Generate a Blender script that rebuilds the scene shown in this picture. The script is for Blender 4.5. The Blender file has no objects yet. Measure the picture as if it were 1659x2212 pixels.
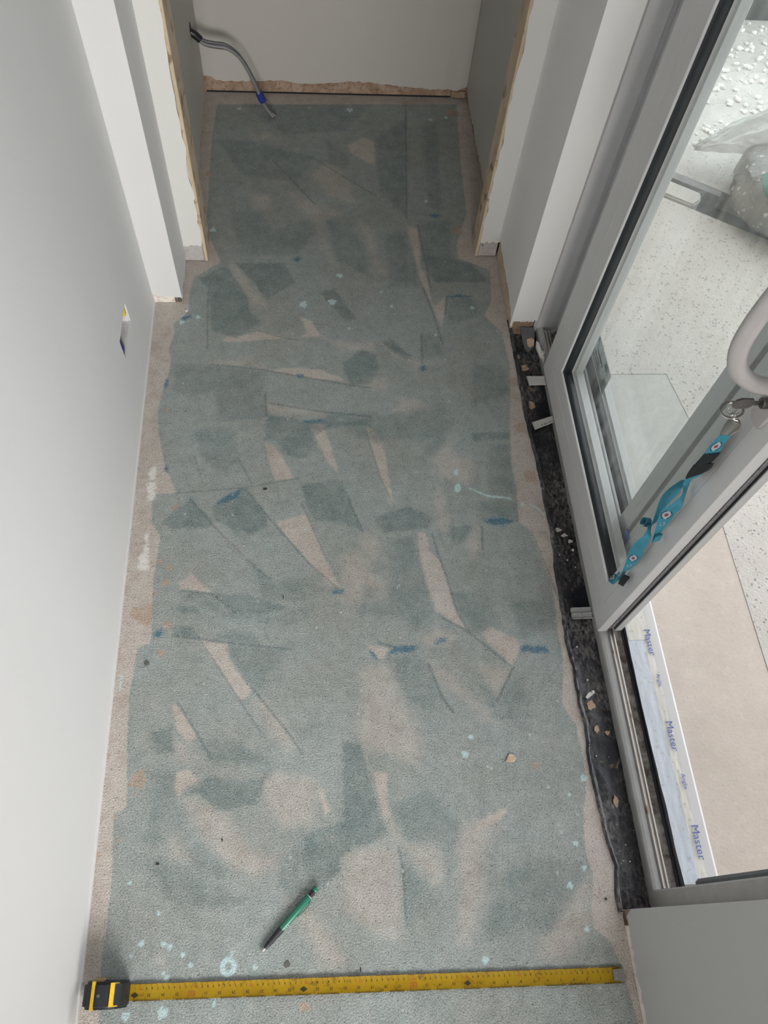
import bpy, bmesh, math, random
import numpy as np
from mathutils import Vector, Matrix, noise as mnoise

random.seed(7)
SC = bpy.context.scene
COL = SC.collection

# ------------------------------------------------------------------ camera
CAM = (0.448471, 0.0, 1.661275)
cam_d = bpy.data.cameras.new('camera'); cam_o = bpy.data.objects.new('camera', cam_d); COL.objects.link(cam_o)
cam_d.sensor_fit = 'HORIZONTAL'; cam_d.sensor_width = 36.0
cam_d.lens = 1648.68 * 36.0 / 1659.0
cam_d.clip_start = 0.02
RX = ((0.99594049, -0.02350824, 0.08689022), (-0.06225651, -0.8770801, 0.47629258), (0.06501288, -0.47976855, -0.87498312))
M = Matrix.Identity(4)
for i in range(3):
    M[i][0] = RX[i][0]; M[i][1] = -RX[i][1]; M[i][2] = -RX[i][2]; M[i][3] = CAM[i]
cam_o.matrix_world = M
SC.camera = cam_o

# ------------------------------------------------------------------ sky, fill lights, exposure
world = bpy.data.worlds.new('overcast_sky'); SC.world = world; world.use_nodes = True
bg = world.node_tree.nodes['Background']
bg.inputs['Color'].default_value = (0.93, 0.96, 1.0, 1); bg.inputs['Strength'].default_value = 3.3

def area(name, loc, target, sx, sy, power, col, spread=180):
    d = bpy.data.lights.new(name, 'AREA'); d.shape = 'RECTANGLE'; d.size = sx; d.size_y = sy; d.energy = power; d.color = col; d.spread = math.radians(spread)
    o = bpy.data.objects.new(name, d); COL.objects.link(o); o.location = loc
    o.rotation_euler = (Vector(target) - Vector(loc)).to_track_quat('-Z', 'Y').to_euler()
    return o
area('rear_fill_light', (1.75, -2.6, 1.75), (0.45, 1.6, 0.3), 1.5, 1.5, 35, (1.0, 0.98, 0.95), 70)  # added fill light out of view, brightens the left wall and floor
area('reveal_fill_light', (0.45, -2.7, 1.75), (0.6, 1.6, 0.4), 0.6, 0.6, 6.5, (1.0, 0.97, 0.93), 70)  # smaller added fill, unseen, lifts the reveal and far jamb

SC.view_settings.view_transform = 'Standard'; SC.view_settings.look = 'None'
SC.view_settings.gamma = 1.0; SC.view_settings.use_curve_mapping = False
SC.view_settings.exposure = 0.27
SC.cycles.use_denoising = True
SC.cycles.max_bounces = 14; SC.cycles.transparent_max_bounces = 24

FLOOR_POLY={'paint':[[(138,2515),(128,2329),(129,2093),(131,1896),(179,1767),(173,1760),(134,1725),(103,1697),(95,1626),(98,1572),(77,1541),(59,1525),(63,1489),(52,1429),(60,1390),(58,1347),(48,1299),(39,1231),(41,1177),(38,1203),(46,1150),(65,1065),(81,1023),(102,972),(55,970),(46,952),(49,890),(72,855),(70,800),(65,736),(65,742),(69,656),(72,593),(70,585),(43,575),(41,530),(36,463),(40,406),(40,374),(53,242),(29,233),(30,193),(36,135),(36,74),(34,-14),(31,56),(33,-35),(39,-121),(43,-245),(998,-315),(1018,-193),(1008,-97),(993,-53),(965,-28),(968,6),(983,65),(976,96),(977,140),(985,182),(994,211),(1002,244),(1005,285),(1005,316),(1002,361),(988,389),(980,414),(993,471),(1000,509),(999,576),(1003,639),(1005,696),(990,771),(971,849),(950,865),(956,949),(956,1042),(969,1157),(992,1313),(999,1372),(993,1444),(994,1486),(949,1550),(978,1610),(981,1649),(993,1753),(988,1736),(899,1782),(898,1838),(946,1985),(954,2217),(975,2546)]],'bare':[[(408,1551),(446,1529),(472,1472),(409,1472),(429,1488),(422,1524)],[(321,1356),(382,1362),(462,1356),(511,1328),(537,1311),(427,1328),(351,1346)],[(196,1461),(211,1478),(257,1481),(296,1496),(351,1478),(374,1465),(300,1463),(212,1453)],[(764,1799),(777,1799),(780,1740),(793,1694),(798,1610),(809,1588),(841,1627),(834,1572),(817,1502),(803,1572),(788,1638),(776,1694),(775,1729)],[(476,1347),(510,1332),(538,1311),(513,1318),(475,1328)],[(319,1120),(340,1106),(365,1067),(390,1008),(343,1001),(330,1055)],[(424,1175),(471,1172),(497,1064),(503,1022),(479,1052),(449,1130)],[(347,880),(393,896),(420,903),(437,868),(468,776),(499,701),(473,711),(425,774),(376,839)],[(192,888),(208,870),(243,828),(277,786),(267,794),(233,836)],[(129,713),(124,730),(149,751),(158,747),(199,703)],[(575,1163),(604,1154),(626,1092),(632,1011),(640,917),(630,929),(610,1007),(591,1106)],[(693,845),(714,844),(717,795),(738,771),(751,731),(764,660),(711,661),(702,707),(694,765)],[(178,589),(242,580),(246,547),(271,502),(299,469),(285,452),(270,452),(232,510),(200,556)],[(128,445),(143,445),(162,415),(185,373),(159,369),(140,396)],[(711,721),(748,719),(757,679),(769,633),(790,588),(768,599),(716,639),(713,677)],[(821,577),(840,595),(901,563),(905,543),(879,498),(865,515),(834,553)],[(550,566),(581,556),(603,549),(589,530),(576,529)],[(146,305),(173,307),(195,286),(162,271),(156,252),(145,275)],[(434,264),(448,253),(460,213),(450,204),(441,240)],[(554,284),(579,283),(580,220),(584,194),(567,201),(559,247)],[(758,175),(825,202),(823,190),(792,170),(756,159)],[(579,2308),(633,2355),(669,2333),(665,2199),(634,2231),(585,2274)],[(748,1923),(782,1914),(780,1735),(794,1664),(774,1664),(759,1837)]],'light':[[(166,1379),(260,1396),(286,1388),(313,1359),(238,1371)],[(206,1760),(243,1726),(302,1610),(323,1572),(270,1604),(245,1664),(219,1720)],[(322,1240),(477,1211),(473,1193),(388,1208),(322,1213)],[(636,1446),(665,1415),(710,1385),(748,1369),(744,1360),(695,1395)],[(655,1208),(684,1245),(715,1249),(758,1220),(696,1203)],[(631,1798),(655,1763),(665,1722),(652,1728),(642,1769)],[(479,1467),(556,1441),(628,1456),(606,1415),(536,1421)],[(569,1298),(601,1317),(643,1317),(637,1281)],[(560,849),(590,844),(591,799),(572,766),(551,807)],[(765,1085),(797,1102),(808,1067),(854,1057),(849,981),(771,995),(748,1064)],[(763,987),(774,917),(766,843),(743,851),(744,934)],[(808,815),(842,860),(847,791),(821,773)],[(506,786),(548,811),(571,747),(611,692),(600,665),(502,669)],[(142,373),(171,368),(162,329),(141,341)],[(303,451),(330,444),(375,376),(389,343),(360,348),(315,408)],[(689,519),(725,498),(781,433),(819,385),(806,382),(762,430),(704,477)],[(809,504),(853,496),(875,495),(837,427),(817,466)],[(538,516),(600,513),(616,468),(625,424),(657,362),(645,297),(529,339)],[(678,576),(722,594),(766,579),(744,556),(683,559)],[(170,251),(186,257),(252,212),(303,150),(349,135),(349,114),(307,99),(255,123),(200,184)],[(317,280),(352,298),(434,277),(441,247),(419,196),(369,187),(335,226)],[(134,-23),(163,-35),(139,-37)],[(134,187),(168,176),(203,135),(157,137)],[(369,54),(417,43),(478,-55),(440,-53),(400,12)],[(567,201),(587,194),(600,136),(585,162)],[(730,173),(758,175),(803,169),(819,162),(776,148),(753,49),(737,-3),(720,-36),(700,-34),(708,37),(713,111)],[(856,-44),(902,-4),(945,46),(983,65),(963,-22),(906,-75),(858,-69)],[(611,142),(664,133),(687,94),(665,66),(631,98)],[(482,125),(523,141),(593,137),(592,29),(585,-27),(510,6),(479,36)],[(599,1950),(631,1902),(655,1734),(642,1743),(615,1864)],[(252,2065),(321,2056),(328,1986),(274,2005)],[(382,2077),(465,2028),(546,1979),(470,1939),(409,2007)],[(253,2355),(311,2368),(347,2335),(282,2322)],[(453,2162),(526,2229),(579,2133),(589,2030),(507,2059)],[(469,1919),(494,1853),(512,1770),(493,1815)],[(327,2170),(390,2140),(383,2108),(334,2118)]],'dark':[[(74,893),(137,954),(194,894),(188,875),(102,870)],[(192,933),(255,979),(272,978),(328,898),(322,867),(289,849),(241,869),(200,894)],[(407,987),(502,1001),(516,981),(535,940),(532,869),(444,887),(424,919)],[(322,1181),(424,1170),(448,1108),(412,1066),(376,1075),(340,1132)],[(512,956),(532,932),(560,849),(509,877)],[(586,891),(679,920),(732,887),(722,856),(611,847)],[(771,858),(828,860),(812,818),(776,808)],[(861,1141),(962,1134),(959,1117),(861,1109)],[(119,621),(156,623),(173,592),(120,601)],[(202,699),(279,693),(375,662),(328,643),(255,652)],[(92,389),(131,399),(138,344),(100,349)],[(122,671),(166,669),(173,656),(136,650)],[(409,172),(466,187),(543,228),(540,165),(478,125),(480,101),(443,76),(414,81),(402,129)],[(163,258),(215,295),(283,278),(331,289),(311,234),(238,225),(189,260)],[(490,352),(529,344),(554,221),(575,169),(533,146),(483,143)],[(119,1697),(194,1748),(262,1626),(271,1572),(303,1530),(235,1468),(164,1499),(149,1653)],[(222,1760),(366,1761),(399,1681),(318,1615),(269,1692)],[(528,1376),(584,1426),(607,1415),(602,1317),(555,1303)],[(472,1637),(513,1659),(574,1540),(541,1529)],[(322,1209),(410,1185),(528,1178),(595,1191),(593,1164),(498,1170),(424,1124),(316,1126)],[(526,1361),(571,1421),(621,1405),(631,1365),(600,1307),(550,1298)],[(640,1456),(669,1466),(719,1400),(710,1385),(666,1420)],[(790,1799),(938,1765),(979,1684),(818,1683),(796,1729)]],'mid':[[(132,1158),(232,1174),(256,1069),(223,1020),(165,1063)],[(290,771),(343,726),(408,731),(456,701),(407,672),(311,685)],[(248,869),(275,838),(262,846)],[(734,1103),(779,1147),(794,1111),(760,1068),(730,1064)],[(904,1100),(961,1099),(954,949),(885,947)],[(857,931),(958,929),(951,873),(868,875),(849,860)],[(609,821),(679,841),(711,661),(632,664),(618,746)],[(521,1196),(821,1191),(801,1146),(723,1112),(667,1148),(609,1105),(519,1151)],[(245,576),(301,571),(375,561),(315,463),(296,479),(243,547)],[(198,588),(250,609),(300,597),(313,570),(251,579)],[(185,371),(258,364),(346,312),(213,319)],[(113,709),(202,699),(248,656),(344,636),(407,661),(439,632),(375,618),(217,647)],[(598,533),(675,536),(688,503),(718,426),(685,403),(644,429),(617,481)],[(802,479),(836,421),(867,463),(884,491),(916,411),(894,351),(819,391)],[(757,683),(845,687),(866,592),(799,584),(771,630)],[(895,660),(1003,656),(1003,597),(911,563)],[(547,708),(646,701),(704,685),(713,635),(670,596),(624,625),(544,638)],[(356,120),(399,160),(411,75),(378,59),(359,84)],[(92,150),(141,144),(204,111),(289,62),(257,50),(163,55),(111,116)],[(144,187),(201,171),(261,125),(249,99),(190,123)],[(88,311),(143,305),(150,243),(172,219),(155,174),(90,177),(101,239)],[(579,223),(667,241),(723,173),(705,130),(665,145),(617,141)],[(601,106),(623,92),(662,37),(639,9),(600,0)],[(809,87),(886,101),(971,90),(935,26),(874,-34),(830,-20),(752,-38),(753,-4)],[(65,1380),(170,1374),(313,1354),(314,1273),(189,1265),(75,1285)],[(189,1270),(314,1282),(323,1191),(196,1188)],[(758,1486),(813,1471),(812,1414),(750,1384)],[(472,1211),(651,1204),(798,1239),(822,1174),(778,1117),(609,1120),(571,1164),(471,1157)],[(891,1373),(981,1362),(983,1265),(874,1228)],[(845,1621),(925,1621),(942,1561),(833,1507)],[(193,1993),(301,1975),(329,1898),(436,1948),(469,1900),(408,1796),(239,1795)],[(785,1943),(890,1954),(879,1781),(783,1771)],[(497,1949),(572,1950),(612,1807),(626,1698),(525,1770)],[(678,1893),(733,1903),(763,1771),(768,1664),(676,1664)],[(146,2329),(261,2321),(469,2249),(410,2109),(229,2157)],[(677,2345),(790,2466),(751,1962),(669,2083)],[(842,2443),(895,2445),(867,2004),(825,2004)],[(220,2518),(672,2534),(575,2388),(369,2358)],[(507,2340),(584,2252),(568,2197),(511,2207)]],'blue':[[(199,932),(211,952),(238,971),(258,977),(252,955),(219,940)],[(476,697),(505,701),(505,689),(485,688)],[(69,1052),(74,1048),(79,1028),(72,1036)],[(413,1186),(475,1187),(475,1178),(424,1178)],[(864,869),(880,881),(912,882),(942,869),(912,858),(880,859)],[(74,609),(89,617),(101,615),(96,605),(81,599)],[(599,542),(616,555),(667,558),(666,546),(611,537)],[(709,559),(720,571),(739,570),(735,562),(715,556)],[(903,540),(918,548),(966,541),(975,530),(948,526),(910,533)],[(558,547),(567,544),(576,529),(567,531)],[(77,1543),(103,1559),(106,1548),(85,1535)],[(48,1309),(55,1328),(59,1309),(51,1283)],[(400,1339),(419,1340),(421,1329),(404,1330)],[(395,1774),(412,1777),(408,1762)],[(841,1624),(880,1635),(925,1627),(895,1620)],[(742,1364),(756,1367),(760,1352),(746,1345)],[(808,1978),(864,1979),(849,1962)],[(395,1782),(417,1783),(407,1764)]],'mint':[[(802,1024),(811,1026),(811,1007),(802,1004)],[(798,978),(813,984),(815,969),(806,955),(798,959)]],'tan':[[(18,655),(22,675),(44,670),(68,676),(71,646),(64,623),(44,634),(28,647)],[(94,632),(109,638),(119,621),(104,616)],[(992,1323),(1016,1322),(1013,1293),(991,1291)],[(968,1157),(1012,1170),(1014,1134),(992,1139)],[(982,1016),(1015,1015),(1016,985),(988,980)],[(393,-112),(413,-114),(415,-126),(397,-128)],[(887,281),(903,289),(911,283),(897,273)]],'chalk':[[(30,1045),(49,1047),(48,1012),(36,1012)],[(28,1004),(50,1004),(51,956),(36,948)],[(38,856),(43,864),(50,801),(52,765),(31,762),(27,794),(36,816)]]}
FLOOR_LINES={'line':[(3,[(148,1642),(156,1433)]),(4,[(316,1278),(320,1200)]),(3,[(170,1377),(313,1355),(423,1329),(555,1298),(600,1291)]),(3,[(326,1243),(477,1211),(595,1195)]),(2,[(296,1495),(374,1466),(405,1461)]),(2,[(140,1080),(165,1001)]),(2,[(249,1074),(286,994)]),(3,[(137,954),(187,890),(277,786),(336,730)]),(3,[(272,978),(328,898),(422,774),(492,702)]),(2,[(410,935),(468,776)]),(2,[(102,971),(272,983),(404,1008)]),(3,[(728,840),(739,779),(751,731),(764,662)]),(2,[(579,1159),(610,1007),(640,917)]),(4,[(855,856),(849,794)]),(2,[(977,841),(1003,726),(1015,653)]),(2,[(526,940),(560,849)]),(3,[(120,601),(238,580),(381,559)]),(2,[(158,623),(232,510),(273,446),(316,379)]),(3,[(140,449),(169,406),(216,329)]),(3,[(296,476),(375,376),(404,331)]),(3,[(132,710),(202,699),(255,652)]),(3,[(751,719),(769,633),(792,581),(879,498)]),(4,[(734,619),(774,595),(792,581)]),(4,[(689,513),(713,436),(734,401)]),(4,[(881,495),(836,424)]),(4,[(581,566),(613,555)]),(3,[(595,137),(601,100),(600,0)]),(3,[(772,1688),(798,1561),(815,1445)]),(3,[(845,1621),(834,1555)]),(3,[(758,1481),(749,1374)]),(3,[(792,2539),(751,1962)]),(3,[(333,2224),(464,2018)]),(3,[(454,2249),(660,2062)]),(3,[(784,1933),(800,1664)])],'mintl':[(4,[(837,967),(860,954),(877,945),(898,941),(923,938),(939,933)]),(4,[(988,914),(1005,903),(1016,887)]),(3,[(243,-94),(240,-106)]),(2,[(269,-21),(270,-30)]),(3,[(15,513),(15,482)])]}
FLOOR_CIRC={'mint':[(422,1595,11),(506,1605,11),(80,1528,7),(125,1547,7),(531,1710,8),(550,1503,4),(679,1588,5),(916,1582,7),(687,1558,3),(798,1477,3),(652,1644,3),(967,918,5),(1001,858,3),(766,347,5),(752,312,6),(751,312,7),(998,249,7),(961,218,4),(958,124,5),(965,78,5),(931,49,6),(950,-29,5),(746,-68,7),(102,0,5),(143,-3,5),(155,-8,4),(179,-23,4),(194,-41,4),(314,-52,4),(86,-19,3),(85,-113,7),(149,-111,9),(71,103,3),(131,49,3),(147,-51,3),(155,-57,4),(151,-60,4),(594,2501,11),(213,2493,7),(873,2456,7),(929,2470,7),(151,1901,9),(533,1707,6),(821,2039,6)],'tan':[(97,563,9),(94,734,9),(70,294,17),(66,265,4),(30,224,4),(41,181,4),(94,733,9),(77,785,7),(102,770,8),(71,708,6),(103,931,7),(4,345,6),(5,158,7),(39,1482,4),(59,1226,6),(954,2496,24),(126,2155,13),(906,1905,17)]}
FLOOR_RING=(264,-48)
LIP_EDGE=[(1017,1510),(1017,1389),(1015,1181),(1024,1040),(1026,868),(1018,674),(1015,558),(1019,492),(1019,408),(1024,361),(1015,288),(1019,231),(1021,167),(1025,113),(1030,79),(1023,29),(1022,-2)]
# ------------------------------------------------------------------ materials
class G:
    def __init__(s, name):
        s.m = bpy.data.materials.new(name); s.m.use_nodes = True
        s.nt = s.m.node_tree; s.n = s.nt.nodes; s.l = s.nt.links
        s.bsdf = s.n['Principled BSDF']; s.out = s.n['Material Output']
    def link(s, a, b): s.l.new(a, b)
    def coord(s, scale=None):
        t = s.n.new('ShaderNodeTexCoord'); o = t.outputs['Object']
        if scale:
            mp = s.n.new('ShaderNodeMapping'); mp.inputs['Scale'].default_value = scale
            s.link(o, mp.inputs['Vector']); o = mp.outputs['Vector']
        return o
    def noise(s, vec, scale, detail=4, rough=0.55):
        t = s.n.new('ShaderNodeTexNoise'); t.inputs['Scale'].default_value = scale
        t.inputs['Detail'].default_value = detail; t.inputs['Roughness'].default_value = rough
        s.link(vec, t.inputs['Vector']); return t.outputs['Fac']
    def voro(s, vec, scale, feature='F1'):
        t = s.n.new('ShaderNodeTexVoronoi'); t.inputs['Scale'].default_value = scale; t.feature = feature
        s.link(vec, t.inputs['Vector']); return t
    def math(s, op, a, b=None, clamp=False):
        t = s.n.new('ShaderNodeMath'); t.operation = op; t.use_clamp = clamp
        for i, v in enumerate((a, b)):
            if v is None: continue
            if isinstance(v, (int, float)): t.inputs[i].default_value = v
            else: s.link(v, t.inputs[i])
        return t.outputs[0]
    def rng(s, v, a, b, c=0.0, d=1.0):
        t = s.n.new('ShaderNodeMapRange'); t.clamp = True
        for i, x in enumerate((a, b, c, d)): t.inputs[i + 1].default_value = x
        s.link(v, t.inputs[0]); return t.outputs[0]
    def mix(s, f, a, b, mode='MIX'):
        t = s.n.new('ShaderNodeMix'); t.data_type = 'RGBA'; t.blend_type = mode
        if isinstance(f, (int, float)): t.inputs[0].default_value = f
        else: s.link(f, t.inputs[0])
        for i, v in ((6, a), (7, b)):
            if isinstance(v, tuple): t.inputs[i].default_value = (*v[:3], 1)
            else: s.link(v, t.inputs[i])
        return t.outputs[2]
    def attr(s, name):
        t = s.n.new('ShaderNodeAttribute'); t.attribute_name = name; return t.outputs['Fac']
    def bump(s, h, strength, dist, prev=None):
        t = s.n.new('ShaderNodeBump'); t.inputs['Strength'].default_value = strength; t.inputs['Distance'].default_value = dist
        s.link(h, t.inputs['Height'])
        if prev: s.link(prev, t.inputs['Normal'])
        return t.outputs['Normal']
    def done(s, col=None, rough=None, normal=None, metal=0.0, spec=None):
        if col is not None:
            if isinstance(col, tuple): s.bsdf.inputs['Base Color'].default_value = (*col[:3], 1)
            else: s.link(col, s.bsdf.inputs['Base Color'])
        if rough is not None:
            if isinstance(rough, (int, float)): s.bsdf.inputs['Roughness'].default_value = rough
            else: s.link(rough, s.bsdf.inputs['Roughness'])
        if normal is not None: s.link(normal, s.bsdf.inputs['Normal'])
        s.bsdf.inputs['Metallic'].default_value = metal
        if spec is not None: s.bsdf.inputs['Specular IOR Level'].default_value = spec
        return s.m

def simple(name, col, rough=0.5, metal=0.0, nscale=40, namt=0.06, bump=0.0, bscale=200, stretch=None, spec=None):
    g = G(name); v = g.coord(stretch)
    f = g.noise(v, nscale)
    lo = tuple(c * (1 - namt) for c in col); hi = tuple(min(1, c * (1 + namt)) for c in col)
    c = g.mix(g.rng(f, 0.3, 0.7), lo, hi)
    nm = g.bump(g.noise(v, bscale, 3), bump, 0.001) if bump else None
    return g.done(c, rough, nm, metal, spec)

def mat_plaster(name, col, bump=0.12):
    g = G(name); v = g.coord()
    c = g.mix(g.rng(g.noise(v, 3.0, 3), 0.3, 0.7), tuple(x * 0.975 for x in col), col)
    n = g.bump(g.noise(v, 14, 4), bump, 0.004)
    n = g.bump(g.noise(v, 260, 2), 0.06, 0.0006, n)
    return g.done(c, 0.62, n)

WHITE = mat_plaster('painted_plaster_white', (0.575, 0.57, 0.568))
WHITE2 = mat_plaster('alcove_plaster_shaded', (0.47, 0.455, 0.425))  # alcove walls: their shade is put into a darker white
STUB_SHADE = mat_plaster('stub_plaster_shaded', (0.40, 0.405, 0.395))  # white plaster with the back-lit stub's shade in its colour
UPVC = simple('white_upvc', (0.60, 0.60, 0.60), 0.38, nscale=6, namt=0.02)
UPVC_W = simple('white_threshold_plastic', (0.62, 0.61, 0.605), 0.4, nscale=6, namt=0.02)
UPVC_DIRTY = simple('white_upvc_dusty', (0.44, 0.445, 0.44), 0.5, nscale=30, namt=0.08)
RUBBER = simple('black_rubber_gasket', (0.022, 0.026, 0.030), 0.33, nscale=20, namt=0.2)
RUBBER_G = simple('grey_rubber_seal', (0.10, 0.105, 0.11), 0.5, namt=0.15)
BRUSH = simple('grey_brush_pile', (0.27, 0.26, 0.265), 0.95, nscale=300, namt=0.4, bump=0.5, bscale=500)
WOOD = None
def mat_wood():
    g = G('bare_plywood_edge'); v = g.coord((30, 6, 3))
    f = g.noise(v, 4, 6)
    c = g.mix(g.rng(f, 0.3, 0.7), (0.40, 0.31, 0.21), (0.55, 0.45, 0.33))
    c = g.mix(g.rng(g.noise(g.coord(), 22, 5), 0.56, 0.66), c, (0.22, 0.15, 0.09))
    return g.done(c, 0.75, g.bump(f, 0.2, 0.001))
WOOD = mat_wood()
def mat_rough(name, a, b, c3):
    g = G(name); v = g.coord()
    f = g.noise(v, 26, 6); f2 = g.noise(v, 70, 5)
    c = g.mix(g.rng(f, 0.38, 0.62), a, b)
    c = g.mix(g.rng(f2, 0.52, 0.66), c, c3)
    return g.done(c, 0.9, g.bump(g.noise(v, 120, 6), 0.5, 0.003))
RAW = mat_rough('raw_plaster_edge', (0.27, 0.18, 0.12), (0.38, 0.29, 0.225), (0.20, 0.125, 0.08))
RAWG = mat_rough('grey_bonding_block', (0.36, 0.34, 0.33), (0.43, 0.41, 0.40), (0.33, 0.31, 0.30))
CORE = mat_rough('plaster_broken_core', (0.62, 0.57, 0.52), (0.70, 0.66, 0.62), (0.50, 0.40, 0.33))

def mat_floor():
    g = G('painted_screed'); v = g.coord()
    n1 = g.noise(v, 5, 4); n2 = g.noise(v, 60, 4); n3 = g.noise(v, 330, 3, 0.6); nm = g.noise(v, 17, 6, 0.65)
    j = g.math('ADD', g.math('MULTIPLY', g.math('SUBTRACT', n2, 0.5), 14.0), g.math('MULTIPLY', g.math('SUBTRACT', n3, 0.5), 13.0))
    jl = g.math('MULTIPLY', g.math('SUBTRACT', nm, 0.5), 60.0)
    def msk(a, soft, jm, low=0.0):
        d = g.math('ADD', g.attr(a), g.math('MULTIPLY', j, jm))
        if low: d = g.math('ADD', d, g.math('MULTIPLY', jl, low))
        return g.rng(d, -soft, soft, 1.0, 0.0)
    bare = g.mix(g.rng(n1, 0.3, 0.7), (0.46, 0.41, 0.372), (0.535, 0.492, 0.45))
    bare = g.mix(g.math('MULTIPLY', g.rng(nm, 0.5, 0.72), 0.55), bare, (0.34, 0.255, 0.205))
    paint = g.mix(g.rng(n1, 0.35, 0.65), PAINT_A, PAINT_B)
    t = g.math('ADD', 0.72, g.math('MULTIPLY', g.rng(nm, 0.25, 0.75), 0.26))
    t = g.math('MULTIPLY', t, g.math('SUBTRACT', 1.0, g.math('MULTIPLY', msk('light', 12, 1.5, 0.35), 0.56)))
    t = g.math('MULTIPLY', t, g.math('SUBTRACT', 1.0, g.math('MULTIPLY', msk('bare', 3.0, 0.9, 0.08), 0.90)))
    t = g.math('MULTIPLY', t, msk('paint', 2, 0.35))
    c = g.mix(t, bare, paint)
    c = g.mix(g.math('MULTIPLY', msk('mid', 8, 1.3, 0.3), g.math('ADD', -0.02, g.math('MULTIPLY', nm, 0.72), True)), c, DARKC)
    c = g.mix(g.math('MULTIPLY', msk('dark', 4.5, 0.9, 0.30), g.math('ADD', 0.06, g.math('MULTIPLY', nm, 0.95), True)), c, DARKC)
    c = g.mix(g.math('MULTIPLY', msk('line', 2.6, 0.22), 0.72), c, (0.095, 0.140, 0.148))
    c = g.mix(g.math('MULTIPLY', msk('blue', 4, 1.2, 0.1), g.math('ADD', 0.50, g.math('MULTIPLY', nm, 0.6), True)), c, (0.045, 0.145, 0.22))
    c = g.mix(g.math('MULTIPLY', msk('tan', 2, 0.7), 0.62), c, (0.43, 0.30, 0.215))
    c = g.mix(g.math('MULTIPLY', msk('mint', 1.6, 0.75), 0.86), c, (0.50, 0.66, 0.68))
    c = g.mix(g.math('MULTIPLY', msk('chalk', 3, 1.6), 0.80), c, (0.76, 0.74, 0.72))
    mot = g.noise(v, 38, 6, 0.7)
    c = g.mix(0.55, c, g.mix(g.rng(mot, 0.28, 0.72), (0.30, 0.30, 0.30), (0.70, 0.70, 0.70)), 'SOFT_LIGHT')
    c = g.mix(g.math('MULTIPLY', g.rng(g.noise(v, 120, 5, 0.7), 0.54, 0.68), 0.35), c, bare)
    # sand grain: dark pits and pale grains of the screed
    vo = g.voro(v, 190); pit = g.rng(vo.outputs['Distance'], 0.12, 0.30, 1.0, 0.0)
    sel = g.rng(g.noise(v, 75, 2), 0.47, 0.56)
    c = g.mix(g.math('MULTIPLY', g.math('MULTIPLY', pit, sel), 0.72), c, (0.07, 0.075, 0.075))
    gr = g.rng(n3, 0.32, 0.68)
    c = g.mix(0.75, c, g.mix(gr, (0.22, 0.22, 0.22), (0.80, 0.80, 0.80)), 'SOFT_LIGHT')
    spl = g.math('MULTIPLY', g.rng(g.voro(v, 26).outputs['Distance'], 0.07, 0.10, 1.0, 0.0), g.rng(g.noise(v, 9, 2), 0.52, 0.58))
    c = g.mix(g.math('MULTIPLY', spl, 0.5), c, (0.58, 0.62, 0.60))
    nb = g.bump(g.noise(v, 330, 4, 0.6), 1.0, 0.004)
    nb = g.bump(nm, 0.3, 0.005, nb)
    return g.done(c, 0.8, nb, spec=0.3)
PAINT_A = (0.262, 0.294, 0.276); PAINT_B = (0.278, 0.334, 0.332); DARKC = (0.120, 0.172, 0.174)

def mat_membrane():
    g = G('black_damp_membrane'); v = g.coord((1, 0.5, 1)); w = g.coord()
    dust = g.math('MULTIPLY', g.rng(g.noise(w, 9, 5), 0.40, 0.66), g.rng(g.noise(v, 160, 5, 0.7), 0.42, 0.62))
    c = g.mix(g.math('MULTIPLY', dust, 0.55), (0.010, 0.012, 0.018), (0.40, 0.37, 0.35))
    c = g.mix(g.math('MULTIPLY', g.rng(g.noise(w, 34, 4), 0.66, 0.70), 0.7), c, (0.30, 0.20, 0.13))
    c = g.mix(g.rng(g.voro(w, 55).outputs['Distance'], 0.05, 0.07, 0.8, 0.0), c, (0.55, 0.55, 0.55))
    nb = g.bump(g.noise(w, 40, 5), 0.6, 0.006)
    nb = g.bump(g.noise(g.coord((1, 3, 1)), 120, 2), 0.3, 0.001, nb)
    return g.done(c, g.rng(dust, 0, 1, 0.38, 0.85), nb)
MEMBRANE = mat_membrane()

def mat_concrete(name, a, b, speck, grain):
    g = G(name); v = g.coord()
    f = g.noise(v, 6, 7, 0.65); f2 = g.noise(v, 28, 6, 0.7)
    c = g.mix(g.rng(f, 0.3, 0.7), a, b)
    c = g.mix(g.math('MULTIPLY', g.rng(f2, 0.55, 0.72), 0.45), c, tuple(min(1, x * 1.18) for x in b))
    if speck:
        d = g.voro(v, 88).outputs['Distance']
        c = g.mix(g.math('MULTIPLY', g.math('MULTIPLY', g.rng(d, 0.18, 0.36, 1, 0), g.rng(g.noise(v, 40, 3), 0.45, 0.54)), speck), c, (0.22, 0.205, 0.19))
        d2 = g.voro(v, 70).outputs['Distance']
        c = g.mix(g.math('MULTIPLY', g.rng(d2, 0.12, 0.22, 1, 0), 0.35 * speck), c, (0.82, 0.79, 0.75))
    nb = g.bump(g.noise(v, 150, 5), grain, 0.003)
    return g.done(c, 0.85, nb)
CONC = mat_concrete('smooth_concrete', (0.520, 0.455, 0.395), (0.610, 0.540, 0.475), 0.12, 0.25)
CONC_R = mat_concrete('exposed_aggregate_concrete', (0.52, 0.485, 0.445), (0.60, 0.565, 0.525), 0.8, 0.9)
GRAVEL = mat_concrete('pale_gravel_bed', (0.50, 0.485, 0.45), (0.68, 0.665, 0.63), 0.6, 1.0)
STONE_G = simple('grey_kerb_stone', (0.24, 0.24, 0.235), 0.85, nscale=30, namt=0.25, bump=0.4)
STONE_P = mat_concrete('pale_broken_brick', (0.52, 0.50, 0.46), (0.60, 0.57, 0.53), 0.5, 0.7)
PEBBLE = simple('white_limestone_chips', (0.86, 0.85, 0.82), 0.8, nscale=12, namt=0.15)

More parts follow.
